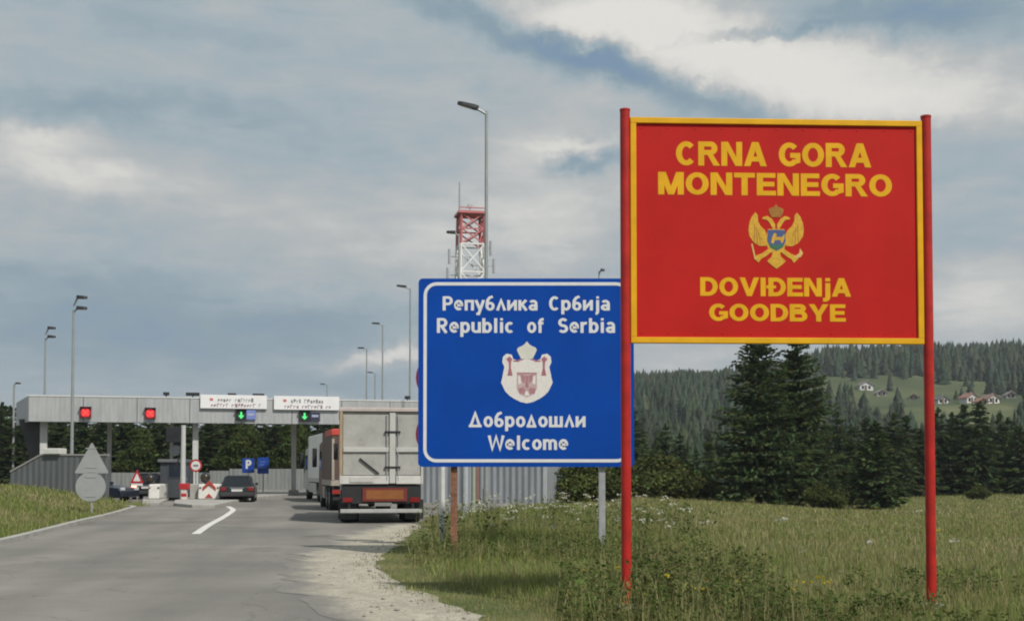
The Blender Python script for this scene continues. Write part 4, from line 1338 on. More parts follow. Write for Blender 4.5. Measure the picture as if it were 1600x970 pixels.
car(gpt(370, 784.5), R(10), mat('car_charcoal', (0.018, 0.019, 0.022), .25, .1, 2), 'charcoal hatchback seen from behind, right of the chevron block', L=4.2, Wd=1.75, H=1.36)
_k = at(229, 735, 67.5)
car((_k.x, 67.5, .004), R(9), mat('car_black', (0.008, 0.008, 0.009), .22, .1, 2), 'black estate car with bright tail lights left of the booth', L=4.5, Wd=1.74, H=1.46, estate=True, lit=True)
c3 = at(204, 735, 62.4)
car((c3.x - 4.06, 63.5, .004), R(-105), mat('car_dark_blue', (0.012, 0.016, 0.030), .22, .1, 2), 'dark blue car seen side on, farthest left under the canopy', L=4.2, H=1.44)


def tipper():
    Y0 = 37.0
    a, b = at(531, 735, Y0), at(661, 735, Y0)
    W_ = b.x - a.x; h = W_ / 2
    r = empty('tipper_truck', ((a.x + b.x) / 2, Y0, .004), R(8.2), 'grey high-sided trailer truck seen from behind, nearest in the queue', 'truck')
    z = lambda py: at(595, py, Y0).z
    body = mat('trailer_grey', (0.31, 0.305, 0.28), .6, .15, 1.2, dirt=.4); door = mat('door_grey', (0.36, 0.355, 0.33), .6, .14, 1.5, dirt=.45, dirtcol=(0.17, 0.155, 0.13))
    rib = mat('rib_grey', (0.47, 0.465, 0.44), .55, .08, 2); pale = mat('band_pale', (0.54, 0.53, 0.50), .6, .14, 2, dirt=.3); tan = mat('edge_tan', (0.36, 0.27, 0.17), .6, .15, 2)
    zt, zb, Lb = z(642), z(756), 6.6
    MB().bx(-h, h, .06, Lb, zb, zt - .02).build('trailer_body', body, r, bevel=.03)
    MB().bx(-h - .02, h + .02, -.02, Lb + .03, zt - .02, zt + .10).build('top_rail', mat('rail_pinkish', (0.46, 0.40, 0.37), .6, .12), r, bevel=.02)
    dv = at(613, 735, Y0).x - (a.x + b.x) / 2
    for x0, x1 in ((-h + .10, dv - .10), (dv + .10, h - .08)):
        d = MB().bx(x0, x1, .005, .055, zb + .27, zt - .12).build('rear_door', door, r, bevel=.01)
        MB().bx(x0 + .01, x1 - .01, -.055, .004, z(706), z(699)).build('crossrib', rib, d, bevel=.01)
    MB().bx(-h, -h + .09, -.04, .055, zb, zt - .03).build('corner_post', tan, r, bevel=.01)
    MB().bx(h - .07, h, -.04, .055, zb, zt - .03).build('corner_post', rib, r, bevel=.01)
    MB().bx(dv - .09, dv + .09, -.05, .055, zb + .02, zt - .06).build('centre_post', rib, r, bevel=.01)
    lb = MB()
    for x in (dv - .17, dv + .17): lb.tube((x, -.04, zb + .1), (x, -.04, zt - .1), .018, n=6)
    lb.build('locking_bar', GALV, r)
    hg = MB()
    for zz in (z(675), z(730)): hg.bx(dv - .24, dv + .24, -.065, -.02, zz - .03, zz + .03)
    hg.build('hinge', DARKMETAL, r)
    MB().bx(-h, dv - .11, -.045, .05, zb, zb + .25).bx(dv + .11, h - .075, -.045, .05, zb, zb + .25).build('lower_band', pale, r, bevel=.015)
    MB().bar((at(562, 735, Y0).x - (a.x + b.x) / 2, -.03, z(716)), (at(592, 735, Y0).x - (a.x + b.x) / 2, -.03, z(740)), .04, .05).build('door_stay', DARKMETAL, r)
    MB().bx(-.95, -.25, -.07, -.046, zb + .06, zb + .20).build('latch_box', rib, r)
    ch = MB().bx(-h + .15, h - .15, .12, 6.4, .62, zb - .01).bx(-h + .06, h - .06, .02, .14, z(787), zb - .02)
    ch.build('chassis', BLACK, r, bevel=.02)
    bx0 = -.52; 
    bd = MB().bx(bx0 - .05, bx0 + 1.30, -.03, .015, z(783), z(762)).build('marker_board', mat('board_border_red', (0.15, 0.022, 0.015), .5), r)
    MB().bx(bx0 + .06, bx0 + 1.19, -.036, -.02, z(779.5), z(765.5)).build('board_centre', mat('board_orange', (0.24, 0.085, 0.022), .5, .15, 8), bd)
    MB().bx(-.2, .32, -.01, .018, z(790.5), z(785)).build('number_plate', mat('plate_dull', (0.20, 0.20, 0.19), .6), r)
    MB().bx(-h + .03, h - .03, -.05, .08, z(801), z(795)).build('underrun_bar', mat('bar_white', (0.38, 0.38, 0.36), .6, .12, 3, dirt=.3), r, bevel=.015)
    for sx in (-1, 1):
        MB().bx(sx * (h - .25) - .14, sx * (h - .25) + .14, -.01, .04, z(784), z(777)).build('tail_light', mat('tail_light_red', (0.20, .012, .012), .25), r)
        MB().bx(sx * (h - .25) - .28, sx * (h - .25) + .28, .20, .23, .12, .72).build('mud_flap', BLACK, r)
        MB().bx(sx * (h - .3) - .03, sx * (h - .3) + .03, .03, .11, z(796), .8).build('bar_bracket', BLACK, r)
        for y in (.95, 2.25): wheel(r, sx * (h - .32), y, .50, .56, sx)
        wheel(r, sx * (h - .25), 7.6, .50, .30, sx)
        MB().bx(sx * (h + .12) - .08, sx * (h + .12) + .08, 8.2, 8.26, 2.0, 2.6).build('mirror', BLACK, r)
    cab = MB().prism_x([(6.8, .55), (8.6, .55), (8.65, 1.5), (8.45, 2.75), (7.0, 2.85), (6.8, 2.6)], -h + .05, h - .05).build('cab', mat('cab_white', (0.5, 0.5, 0.49), .4), r, bevel=.06)
    MB().add([(-h + .15, 8.655, 1.6), (h - .15, 8.655, 1.6), (h - .2, 8.49, 2.65), (-h + .2, 8.49, 2.65)], [(0, 1, 2, 3)]).build('windscreen', GLASS, r)


tipper()


def box_truck(name, px_left, py_top, Y0, rz, Lb, label, side, top, cabm, lower, dirtside=0.1, red_top=None):
    a = at(px_left, 735, Y0)
    W_ = 2.5; h = W_ / 2
    zt = at(px_left, py_top, Y0).z
    c = Vector((a.x, Y0, 0)) + Matrix.Rotation(rz, 3, 'Z') @ Vector((h, 0, 0))
    r = empty(name, (c.x, c.y, .004), rz, label, 'truck')
    MB().bx(-h, h, 0, Lb, 1.05, zt).build('cargo_box', side, r, bevel=.03)
    if red_top: MB().bx(-h - .01, h + .01, -.03, 3.0, zt - .22, zt + .03).build('roof_band', red_top, r, bevel=.02)
    MB().bx(-h - .015, h + .015, -.02, Lb + .01, 1.0, 1.22).build('side_rail', lower, r, bevel=.01)
    MB().bx(-h + .1, h - .1, .1, Lb + .1, .6, .99).build('chassis', BLACK, r)
    fr = MB()
    for x in (-h + .06, 0, h - .06): fr.bx(x - .05, x + .05, -.035, .0, 1.23, zt - .36)
    fr.build('rear_frame', lower, r)
    MB().bx(-h + .05, h - .05, -.04, .06, .42, .56).build('bumper', SIGNWHITE if red_top is None else BLACK, r)
    for sx in (-1, 1):
        MB().bx(sx * (h - .22) - .18, sx * (h - .22) + .18, -.05, .02, .68, .84).build('tail_light', mat('tail_light_dull', (0.30, .03, .025), .3), r)
        for y in (1.2, 2.4): wheel(r, sx * (h - .22), y, .50, .42, sx)
        wheel(r, sx * (h - .2), Lb + 1.2, .50, .30, sx)
        MB().bx(sx * (h + .20) - .10, sx * (h + .20) + .10, Lb + 1.55, Lb + 1.65, 1.75, 2.6).build('mirror', BLACK, r, bevel=.03)
        MB().bx(sx * (h - .01) - .02, sx * (h - .01) + .02, 3.1, Lb - .4, .45, .95).build('side_guard', lower, r)
    MB().prism_x([(Lb + .15, .5), (Lb + 2.1, .5), (Lb + 2.15, 1.5), (Lb + 1.9, 2.8), (Lb + .15, 2.9)], -h + .03, h - .03).build('cab', cabm, r, bevel=.06)
    for sx in (-1, 1):
        MB().bx(sx * (h - .03) - .012, sx * (h - .03) + .012, Lb + .7, Lb + 1.75, 1.65, 2.45).build('side_window', GLASS, r)
    MB().add([(-h + .15, Lb + 2.155, 1.6), (h - .15, Lb + 2.155, 1.6), (h - .2, Lb + 1.95, 2.65), (-h + .2, Lb + 1.95, 2.65)], [(0, 1, 2, 3)]).build('windscreen', GLASS, r)
    return r


box_truck('box_truck', 518, 671, 48.2, R(13.5), 4.6, 'brown truck with red upper edge, half hidden left of the grey trailer', mat('truck_brown', (0.085, 0.055, 0.044), .6, .25, .8, dirt=.25), None, mat('cab_brown', (0.13, 0.07, 0.055), .5),
          mat('rail_beige', (0.34, 0.30, 0.25), .6, .15), red_top=mat('truck_red', (0.52, 0.06, 0.04), .5, .1))
box_truck('box_truck', 505, 676, 60.5, R(15.5), 7.0, 'white box truck farthest forward in the queue', mat('truck_white', (0.82, 0.81, 0.77), .5, .06, .6, dirt=.06), None, mat('cab_white', (0.5, 0.5, 0.49), .4), mat('rail_white', (0.55, 0.54, 0.51), .5))

# ------------------------------------------------------------------ trees
LEAF = foliage_mat('needles', .18)
BROAD = foliage_mat('leaves', .28)
BARK = mat('bark', (0.055, 0.042, 0.032), .9, .3, 6, bump=.5, bscale=12)


def conifer_mesh(h, rad, seed, whorls, per, sprays, base=.06, size=.5, shape=.85, tops=1, gap=.0):
    """crown of drooping branch sprays, each spray two thin crossed blades"""
    r = np.random.default_rng(seed)
    P, D, Sz, Cc = [], [], [], []
    for w in range(whorls):
        t = (w + r.uniform(-.4, .4)) / whorls
        t = min(max(t, 0), .995)
        z = h * (base + (1 - base) * t)
        n = per if t < .8 else max(3, int(per * .7))
        L0 = rad * (1 - t) ** shape * (1 if t > .08 else .8) + .10
        for k in range(n):
            az = r.uniform(0, 2 * math.pi)
            L = L0 * r.uniform(.55, 1.12) * (0.45 if r.random() < gap else 1)
            droop = r.uniform(.05, .35) * (1 - t * .8) - .25 * t
            tint = r.uniform(.75, 1.25)
            m = max(3, int(sprays * (0.35 + .65 * L / rad)))
            s = (np.arange(m) + r.uniform(.2, .8, m)) / m
            s = .12 + .88 * s
            sidew = r.normal(0, .16, m) * L * (s * .9 + .1)
            x = L * s * math.cos(az) - sidew * math.sin(az)
            y = L * s * math.sin(az) + sidew * math.cos(az)
            zz = z - droop * L * s ** 1.3 + .10 * L * s ** 3 + r.normal(0, .05, m) * size * 2
            P.append(np.stack([x, y, zz], 1))
            d = np.stack([np.cos(az + r.normal(0, .7, m)), np.sin(az + r.normal(0, .7, m)), r.uniform(-.75, .15, m) + .4 * t], 1)
            D.append(d); Sz.append(size * r.uniform(.6, 1.25, m) * (0.55 + .45 * (1 - t)))
            g = np.stack([.042 + .024 * r.random(m), .064 + .032 * r.random(m), .026 + .012 * r.random(m)], 1) * tint
            tip = (s > .8)[:, None]
            Cc.append(np.where(tip, g * np.array([1.35, 1.3, 1.1]), g))
    m = int(14 + whorls * .4)                       # leader
    zt = h * (1 - .05 * r.random(m)); P.append(np.stack([r.normal(0, .05, m) * rad * .4, r.normal(0, .05, m) * rad * .4, zt], 1))
    D.append(np.stack([r.normal(0, .4, m), r.normal(0, .4, m), np.full(m, .9)], 1)); Sz.append(np.full(m, size * .5)); Cc.append(np.tile([[.038, .060, .024]], (m, 1)))
    P = np.concatenate(P); D = np.concatenate(D); Sz = np.concatenate(Sz); Cc = np.concatenate(Cc)
    return spray_mesh(P, D, Sz, Cc, r, .42)


def spray_mesh(P, D, Sz, Cc, r, wid):
    D = D / np.linalg.norm(D, axis=1, keepdims=True)
    A = np.cross(D, r.normal(0, 1, D.shape)); A /= np.linalg.norm(A, axis=1, keepdims=True) + 1e-9
    B = np.cross(D, A)
    V, T, C = [], [], []; k = 0; n = len(P)
    for side in (A, B):
        w = (Sz * wid)[:, None]; L = Sz[:, None]
        a = P - D * L * .5; b = P + D * L * .05 + side * w * .5; c = P + D * L * .6; d = P + D * L * .05 - side * w * .5
        V.append(np.stack([a, b, c, d], 1).reshape(-1, 3))
        i = k + np.arange(n) * 4
        T.append(np.stack([i, i + 1, i + 2], 1)); T.append(np.stack([i, i + 2, i + 3], 1))
        C.append(np.repeat(Cc, 4, axis=0)); k += 4 * n
    return np.concatenate(V), np.concatenate(T), np.concatenate(C)


def broad_mesh(h, rad, seed, n, leaf=.35, base=.15, clumps=26, col=(.045, .072, .022)):
    r = np.random.default_rng(seed)
    cz = h * (base + (1 - base) * r.random(clumps) ** .8)
    f = np.sin(np.clip((cz / h - base) / (1 - base), .06, .97) * math.pi) ** .6
    a = r.uniform(0, 2 * math.pi, clumps); q = rad * f * r.uniform(.2, .85, clumps)
    ctr = np.stack([q * np.cos(a), q * np.sin(a), cz], 1)
    cs = rad * r.uniform(.28, .5, clumps)
    ci = r.integers(0, clumps, n)
    v = r.normal(0, 1, (n, 3)); v /= np.linalg.norm(v, axis=1, keepdims=True)
    P = ctr[ci] + v * (cs[ci] * r.random(n) ** .4)[:, None] * np.array([1, 1, .8])
    P[:, 2] = np.maximum(P[:, 2], .05)
    D = v + r.normal(0, .8, (n, 3))
    tint = r.uniform(.65, 1.35, clumps)[ci][:, None]
    hue = np.stack([r.uniform(.8, 1.3, n), np.ones(n), r.uniform(.7, 1.1, n)], 1)
    return spray_mesh(P, D, leaf * r.uniform(.6, 1.3, n), np.array(col) * tint * hue, r, .62)


def make_tree(kind, name, data, h, trunk_r, label, cat='tree', group=None, leafm=None, stems=None):
    root = empty(name, (0, 0, 0), 0, label, cat, group)
    V, T, C = data
    np_mesh('crown', V, T, leafm or LEAF, C, root)
    mb = MB(); mb.tube((0, 0, -.6), (0, 0, h * .5), trunk_r, trunk_r * .6, 10).tube((0, 0, h * .5), (0, 0, h * .96), trunk_r * .6, .02, 8)
    rr = random.Random(int(h * 100))
    for k in range(14):
        z = h * rr.uniform(.1, .8); a = rr.uniform(0, 6.28); L = (h - z) * .22
        mb.tube((0, 0, z), (L * math.cos(a), L * math.sin(a), z - L * .08), trunk_r * .22 * (1 - z / h) + .01, .008, 5)
    mb.build('trunk', BARK, root, smooth=50)
    return root


def place(proto, used, x, y, s=1.0, rz=None, label=None, group=None, sz=None):
    o = proto if not used else copy_tree(proto)
    o.location = (x, y, tz(x, y) - .05); o.rotation_euler = (0, 0, random.uniform(0, 6.28) if rz is None else rz)
    o.scale = (s, s, sz or s * random.uniform(.92, 1.1))
    if label: o['label'] = label
    if group: o['group'] = group
    return o


# the two big spruces beyond the red sign
for px, seed, H, lab, rd in ((1186, 5, 11.6, 'left of the two big dark spruces under the red sign', 4.3), (1244, 9, 12.0, 'right of the two big dark spruces under the red sign', 4.0)):
    Y0 = 79.0 if seed == 5 else 81.5
    x = at(px, 735, Y0).x
    t = make_tree('spruce', 'spruce_tree', conifer_mesh(H, rd, seed, 56, 13, 32, .05, .46, .72, gap=.28), H, .26, lab)
    t.location = (x, Y0, tz(x, Y0))

PROT = []
for k, (H, rd, sd) in enumerate(((7.5, 1.9, 21), (8.4, 2.0, 22), (6.6, 1.9, 23), (9.0, 2.2, 24))):
    PROT.append(make_tree('spruce', 'spruce_tree', conifer_mesh(H, rd, sd, 26, 9, 11, .05, .62, .7, gap=.15), H, .17, 'x'))
used = [False] * 4


def spruce(px, Y0, H, label, group=None, kind=None, wide=1.0):
    k = random.randrange(4) if kind is None else kind
    s = H / (7.5, 8.4, 6.6, 9.0)[k]
    x = at(px, 735, Y0).x
    o = place(PROT[k], used[k], x, Y0, s, None, label, group); used[k] = True
    o.scale = (s * wide, s * wide, s)
    return o


spruce(1368, 76, 5.6, 'small dark spruce between the big pair and the right red post', kind=2, wide=1.25)
spruce(1330, 84, 4.6, 'low bushy spruce at the right foot of the big pair', kind=0, wide=1.2)
spruce(1300, 80, 2.2, 'tiny spruce in the grass right of the big pair', kind=2, wide=1.3)
spruce(1108, 96, 5.2, 'slim spruce just left of the big pair', kind=1)
G1 = 'dark conifers lining the far edge of the field'
for i in range(38):
    px = 1395 + i * 7.6 + random.uniform(-7, 7)
    spruce(px, 112 + (i % 3) * 9 + random.uniform(0, 5), random.choice((4.6, 6.0, 6.8, 7.4, 8.6)) * random.uniform(.92, 1.08), 'dark conifer in the dense row along the right edge of the field', G1, wide=random.uniform(1.1, 1.7))
for i in range(12):
    px = 858 + i * 21 + random.uniform(-8, 8)
    spruce(px, 104 + (i % 3) * 9, random.uniform(4.4, 7.4), 'dark conifer in the row between the blue sign and the big spruces', G1, wide=random.uniform(1.1, 1.6))
for i in range(7):
    spruce(1265 + i * 22, 108 + (i % 2) * 10, random.uniform(5.5, 8.2), 'dark conifer in the row right behind the big spruces', G1, wide=random.uniform(1.2, 1.6))
G2 = 'conifers of the wood behind the canopy'
for i in range(80):
    row = i % 4
    px = -70 + (i // 4) * 33 + row * 9 + random.uniform(-9, 9)
    Y0 = 112 + row * 8 + random.uniform(-2, 2)
    spruce(px, Y0, random.uniform(5.9, 7.0) + (1.2 if px < 26 else 0) + row * .2, 'dark conifer of the wood behind the border canopy', G2, wide=1.6)

BROADP = []
for k, (H, rd, sd, colr) in enumerate(((2.6, 1.7, 31, (.070, .100, .034)), (2.0, 1.8, 32, (.105, .130, .045)))):
    BROADP.append(make_tree('bush', 'bush', broad_mesh(H, rd, sd, 5200, .20, .02, 22, colr), H, .05, 'x', 'bush', 'bushes in the field', BROAD))
TREEP = make_tree('tree', 'leafy_tree', broad_mesh(7.0, 2.4, 33, 7000, .36, .12, 30, (.070, .100, .030)), 7.0, .16, 'x', 'tree', None, BROAD)
ub = [False, False]


def bush(px, Y0, H, k, label):
    s = H / (2.6, 2.0)[k]; x = at(px, 735, Y0).x
    o = place(BROADP[k], ub[k], x, Y0, s, None, label); ub[k] = True
    o.scale = (s * random.uniform(1.1, 1.6), s * 1.2, s)


bush(872, 66, 2.2, 0, 'dark bush at the right corner of the metal shed')
bush(912, 62, 1.9, 1, 'light green bush between the shed and the right post of the blue sign')
bush(938, 70, 2.6, 0, 'tall dark bush behind the right post of the blue sign')
bush(1022, 76, 2.3, 1, 'light bush just right of the left red post')
bush(1048, 82, 2.4, 0, 'dark bush in the field left of the big spruces')
bush(1085, 84, 1.6, 1, 'low light bush at the left foot of the big spruces')
bush(1285, 74, 1.3, 1, 'low green bush at the right foot of the big spruces')
bush(1530, 100, 1.0, 1, 'low wide bush at the field edge right of the right red post')
lt = [(215, 109, 'pale green leafy tree in the wood above the warning triangle'), (372, 108, 'bright leafy tree in the wood above the parking sign'), (455, 109, 'leafy tree in the wood left of the white truck')]
for i, (px, Y0, lab) in enumerate(lt): place(TREEP, i > 0, at(px, 735, Y0).x, Y0, random.uniform(.76, .86), None, lab)

# ------------------------------------------------------------------ far hillside: forest and houses
def far_forest():
    r = np.random.default_rng(77)
    N = 48000
    Y = 150 + 720 * r.random(N) ** .8; u = r.uniform(-.35, .75, N)
    X = u * Y
    nz = wob(X, Y, .022, 3) + .5 * wob(X, Y, .06, 8)
    right = ss(.20, .25, u)
    dens = np.zeros(N)
    dens += ss(600, 660, Y) * right + ss(430, 520, Y) * (1 - right) * (u > .02)              # wooded crest
    mid = (Y > 300) & (Y < 640)
    dens += mid * (nz > .42) * .7 * (u > 0) + ((Y > 540) & (Y < 640)) * (r.random(N) < .35) * right + ((Y > 290) & (Y < 420)) * (r.random(N) < .45) * (u > 0) + mid * (r.random(N) < .02)
    dens += ((Y > 150) & (Y < 230)) * .9 * (u > .03) + (Y > 150) * (Y < 330) * (nz > .1) * .7 + (Y > 150) * (Y < 300) * (u < .03) * .5
    keep = (r.random(N) < dens) & (r.random(N) < np.clip(.35 + Y / 700, 0, 1))
    X, Y = X[keep], Y[keep]
    for hx, hy in HOUSE_XY:
        k = (np.hypot(X - hx, (Y - hy) * .6) > 10) & ~((np.abs(X / Y - hx / hy) < .012) & (Y < hy) & (Y > hy - 130))
        X, Y = X[k], Y[k]
    n = len(X); Z = terr(X, Y) - .4
    H = (4 + 8 * r.random(n) ** 1.5) * np.clip(.55 + Y / 900, .6, 1.25); Rd = H * r.uniform(.19, .29, n)
    Vs, Ts, Cs = [], [], []; k = 0; layers, m = 7, 12
    tint = r.uniform(.7, 1.3, n)[:, None] * np.where(r.random(n) < .2, 1.25, 1)[:, None]
    base = np.array([[.040, .060, .034]]) * tint * np.stack([r.uniform(.8, 1.3, n), np.ones(n), r.uniform(.8, 1.2, n)], 1)
    for l in range(layers):
        f = l / layers
        zb = Z + H * (.06 + .82 * f); zt = Z + H * min(1.0, .06 + .82 * f + .28)
        rr = Rd * (1 - f) ** .8 + .1
        a = (np.arange(m) * 2 * math.pi / m)[None] + r.uniform(0, 6, (n, 1))
        q = rr[:, None] * np.where(np.arange(m) % 2, .55, 1.15)[None] * r.uniform(.75, 1.2, (n, m))
        ring_ = np.stack([X[:, None] + q * np.cos(a), Y[:, None] + q * np.sin(a), zb[:, None] + r.uniform(-.05, .05, (n, m)) * H[:, None]], 2)
        top = np.stack([X + r.normal(0, .15, n), Y, zt], 1)[:, None]
        V = np.concatenate([ring_, top], 1).reshape(-1, 3)
        i0 = (k + np.arange(n) * (m + 1))[:, None]; j = np.arange(m)[None]
        Ts.append(np.stack([(i0 + j), (i0 + (j + 1) % m), np.broadcast_to(i0 + m, (n, m))], 2).reshape(-1, 3))
        Vs.append(V); Cs.append(np.repeat(base * (1 + r.uniform(-.15, .15, (n, 1))), m + 1, 0)); k += n * (m + 1)
    o = np_mesh('forest', np.concatenate(Vs), np.concatenate(Ts), LEAF, np.concatenate(Cs))
    tag(o, 'dark conifer forest covering the far hillside', 'forest', kind='stuff')


HOUSES = [(1354, 604, 560, 8.0, 'white house highest on the meadow, left of the right red post', (.60, .60, .58), (.20, .17, .16)),
          (1378, 612, 545, 5.5, 'small pale outbuilding just below the highest white house', (.46, .45, .43), (.22, .20, .19)),
          (1428, 618, 530, 5.0, 'small grey house hard by the left side of the right red post', (.42, .42, .40), (.20, .10, .08)),
          (1474, 624, 520, 7.0, 'white house with dark roof right of the right red post', (.66, .66, .63), (.10, .10, .10)),
          (1520, 624, 515, 8.5, 'pale house with red roof beside the orange roofed one', (.62, .60, .56), (.24, .12, .09)),
          (1536, 626, 500, 6.0, 'low house with orange red roof in the middle of the row', (.40, .30, .24), (.28, .14, .09)),
          (1553, 624, 520, 8.0, 'bright white house at the right of the row', (.70, .70, .67), (.20, .12, .10)),
          (1580, 616, 545, 5.5, 'small white house up the slope at the far right', (.62, .62, .60), (.18, .16, .15))]
HOUSE_XY = []
for h in HOUSES:                                     # step each house along its sight line until it stands on the slope
    best = None
    for Yh in np.arange(330, 700, 4.0):
        p = at(h[0], h[1] + 6, Yh); e = abs(tz(p.x, Yh) - p.z)
        if best is None or e < best[0]: best = (e, p.x, Yh)
    HOUSE_XY.append((best[1], best[2]))
far_forest()
for (px, py, _, w, lab, wc, rc), (x, y) in zip(HOUSES, HOUSE_XY):
    z = tz(x, y) - .8
    r = empty('house', (x, y, z), random.uniform(-.35, .35), lab, 'house', 'houses on the far hillside')
    w *= y / 540 * .74
    d, hh, rh = w * .8, w * .50 + .4, w * .26
    wl = MB().bx(-w / 2, w / 2, 0, d, 0, hh).prism([(-w / 2, hh), (w / 2, hh), (0, hh + rh)], .0, d).build('wall', mat('house_wall_%d' % int(wc[0] * 100 + rc[0] * 1000), wc, .8, .06, 1), r)
    rf = MB()
    for sx in (-1, 1):
        rf.add([(0, -.5, hh + rh + .25), (0, d + .5, hh + rh + .25), (sx * (w / 2 + .6), d + .5, hh - .25), (sx * (w / 2 + .6), -.5, hh - .25),
                (0, -.5, hh + rh), (0, d + .5, hh + rh), (sx * (w / 2 + .6), d + .5, hh - .5), (sx * (w / 2 + .6), -.5, hh - .5)],
               [(0, 1, 2, 3), (4, 7, 6, 5), (0, 3, 7, 4), (1, 5, 6, 2), (3, 2, 6, 7), (0, 4, 5, 1)])
    rf = rf.build('roof', mat('house_roof_%d' % int(rc[0] * 1000 + rc[1] * 100), rc, .8, .15, 1), r)
    MB().bx(w * .18, w * .26, d * .5, d * .5 + .6, hh + rh * .5, hh + rh + .7).build('chimney', mat('chimney_grey', (.3, .27, .25), .9), rf)
    for xx in (-.28, .22): MB().bx(w * xx - .45, w * xx + .45, -.06, .05, hh * .45, hh * .45 + 1.3).build('window', GLASS, r)
    MB().bx(w * -.06 - .45, w * -.06 + .45, -.06, .05, .8, 2.9).build('door', mat('house_door', (.12, .08, .06), .7), r)

# ------------------------------------------------------------------ grass, weeds, flowers
GRASSM = foliage_mat('grass_blades', .30, .8)


def blades(P, H, Wd, C, lean=.5, r=rng):
    n = len(P)
    a = r.uniform(0, 2 * math.pi, n); d = np.stack([np.cos(a), np.sin(a), np.zeros(n)], 1)
    b = a + r.uniform(-.9, .9, n) + math.pi / 2; s = np.stack([np.cos(b), np.sin(b), np.zeros(n)], 1)
    ln = (r.uniform(.05, 1, n) * lean * H)[:, None]; up = np.array([[0, 0, 1.0]])
    w = Wd[:, None] / 2; h = H[:, None]
    v0 = P - s * w; v1 = P + s * w; m = P + up * h * .55 + d * ln * .35
    v2 = m - s * w * .8; v3 = m + s * w * .8; v4 = P + up * h * .96 + d * ln
    V = np.stack([v0, v1, v2, v3, v4], 1).reshape(-1, 3)
    i = np.arange(n) * 5
    T = np.concatenate([np.stack([i, i + 1, i + 3], 1), np.stack([i, i + 3, i + 2], 1), np.stack([i + 2, i + 3, i + 4], 1)])
    return V, T, np.repeat(C, 5, 0)


def polar(n, r0, r1, a0, a1):
    r = r0 * (r1 / r0) ** rng.random(n); a = np.radians(rng.uniform(a0, a1, n))
    return r * np.sin(a), r * np.cos(a), r


def grass_colour(X, Y, n, dry):
    fresh = np.array([.150, .220, .050]); olive = np.array([.250, .260, .088]); straw = np.array([.40, .345, .19])
    t = rng.random(n)[:, None]
    c = np.where(t < .5, fresh * (1 - t * .5) + olive * t * .5, olive)
    k = (rng.random(n) < dry)[:, None]
    c = np.where(k, straw * rng.uniform(.6, 1.1, (n, 1)), c)
    return c * rng.uniform(.7, 1.25, (n, 1))


def build_grass():
    Vs, Ts, Cs = [], [], []; k = 0

    def put(V, T, C):
        nonlocal k
        Vs.append(V); Ts.append(T + k); Cs.append(C); k += len(V)
    # right field and verge
    X, Y, r = polar(560000, 7.0, 135, -14, 46)
    xe = np.interp(Y, RY, RX); d = X - xe
    edge = .12 * wob(X, Y, 2.2, 1) + .05 - .55 * rng.random(len(X)) ** 4 - .25 * np.clip(wob(X, Y, 4.5, 7), 0, 1)
    ok = (d > edge) & ~((Y > 57) & (X < 3)) & (rng.random(len(X)) < np.where(d < .7, .45, 1) )
    X, Y, r, d = X[ok], Y[ok], r[ok], d[ok]; n = len(X)
    patch = wob(X, Y, .35, 6) + .6 * wob(X, Y, 1.1, 2)
    dry = np.clip(.16 + .25 * patch + .26 * ss(15, 26, Y) * ss(2.5, 5, X), .03, .75); dry = np.where(d < 1.2, dry + .15, dry)
    tall = ss(-.1, .7, wob(X, Y, .8, 9))
    hummock = ss(20, 24, Y) * (1 - ss(36, 46, Y)) * (1 - ss(3.5, 6, X))
    H = rng.uniform(.05, .16, n) + .14 * tall * rng.random(n) + .35 * hummock * rng.random(n) * ss(.8, 2, d)
    H = np.where(d < .8, H * .45, H) * (1 + .3 * ss(30, 80, r))
    Wd = np.maximum(.005, r * .00042) * rng.uniform(.7, 1.4, n)
    P = np.stack([X, Y, terr(X, Y) - .01], 1)
    put(*blades(P, H, Wd, grass_colour(X, Y, n, dry), .7))
    # left verge mound
    X, Y, r = polar(240000, 14, 62, -46, -10)
    xl = np.interp(Y, LY, LX); ok = (X < xl - .16) & (Y < 57.2)
    X, Y, r = X[ok], Y[ok], r[ok]; n = len(X)
    dry = np.clip(.22 + .3 * wob(X, Y, .5, 3) + .15 * ss(40, 56, Y), .05, .7)
    P = np.stack([X, Y, terr(X, Y) - .01], 1)
    put(*blades(P, rng.uniform(.07, .26, n), np.maximum(.006, r * .0005) * rng.uniform(.7, 1.3, n), grass_colour(X, Y, n, dry), .7))
    o = np_mesh('grass', np.concatenate(Vs), np.concatenate(Ts), GRASSM, np.concatenate(Cs))
    tag(o, 'wild meadow grass with dry straw patches', 'grass', kind='stuff')


build_grass()


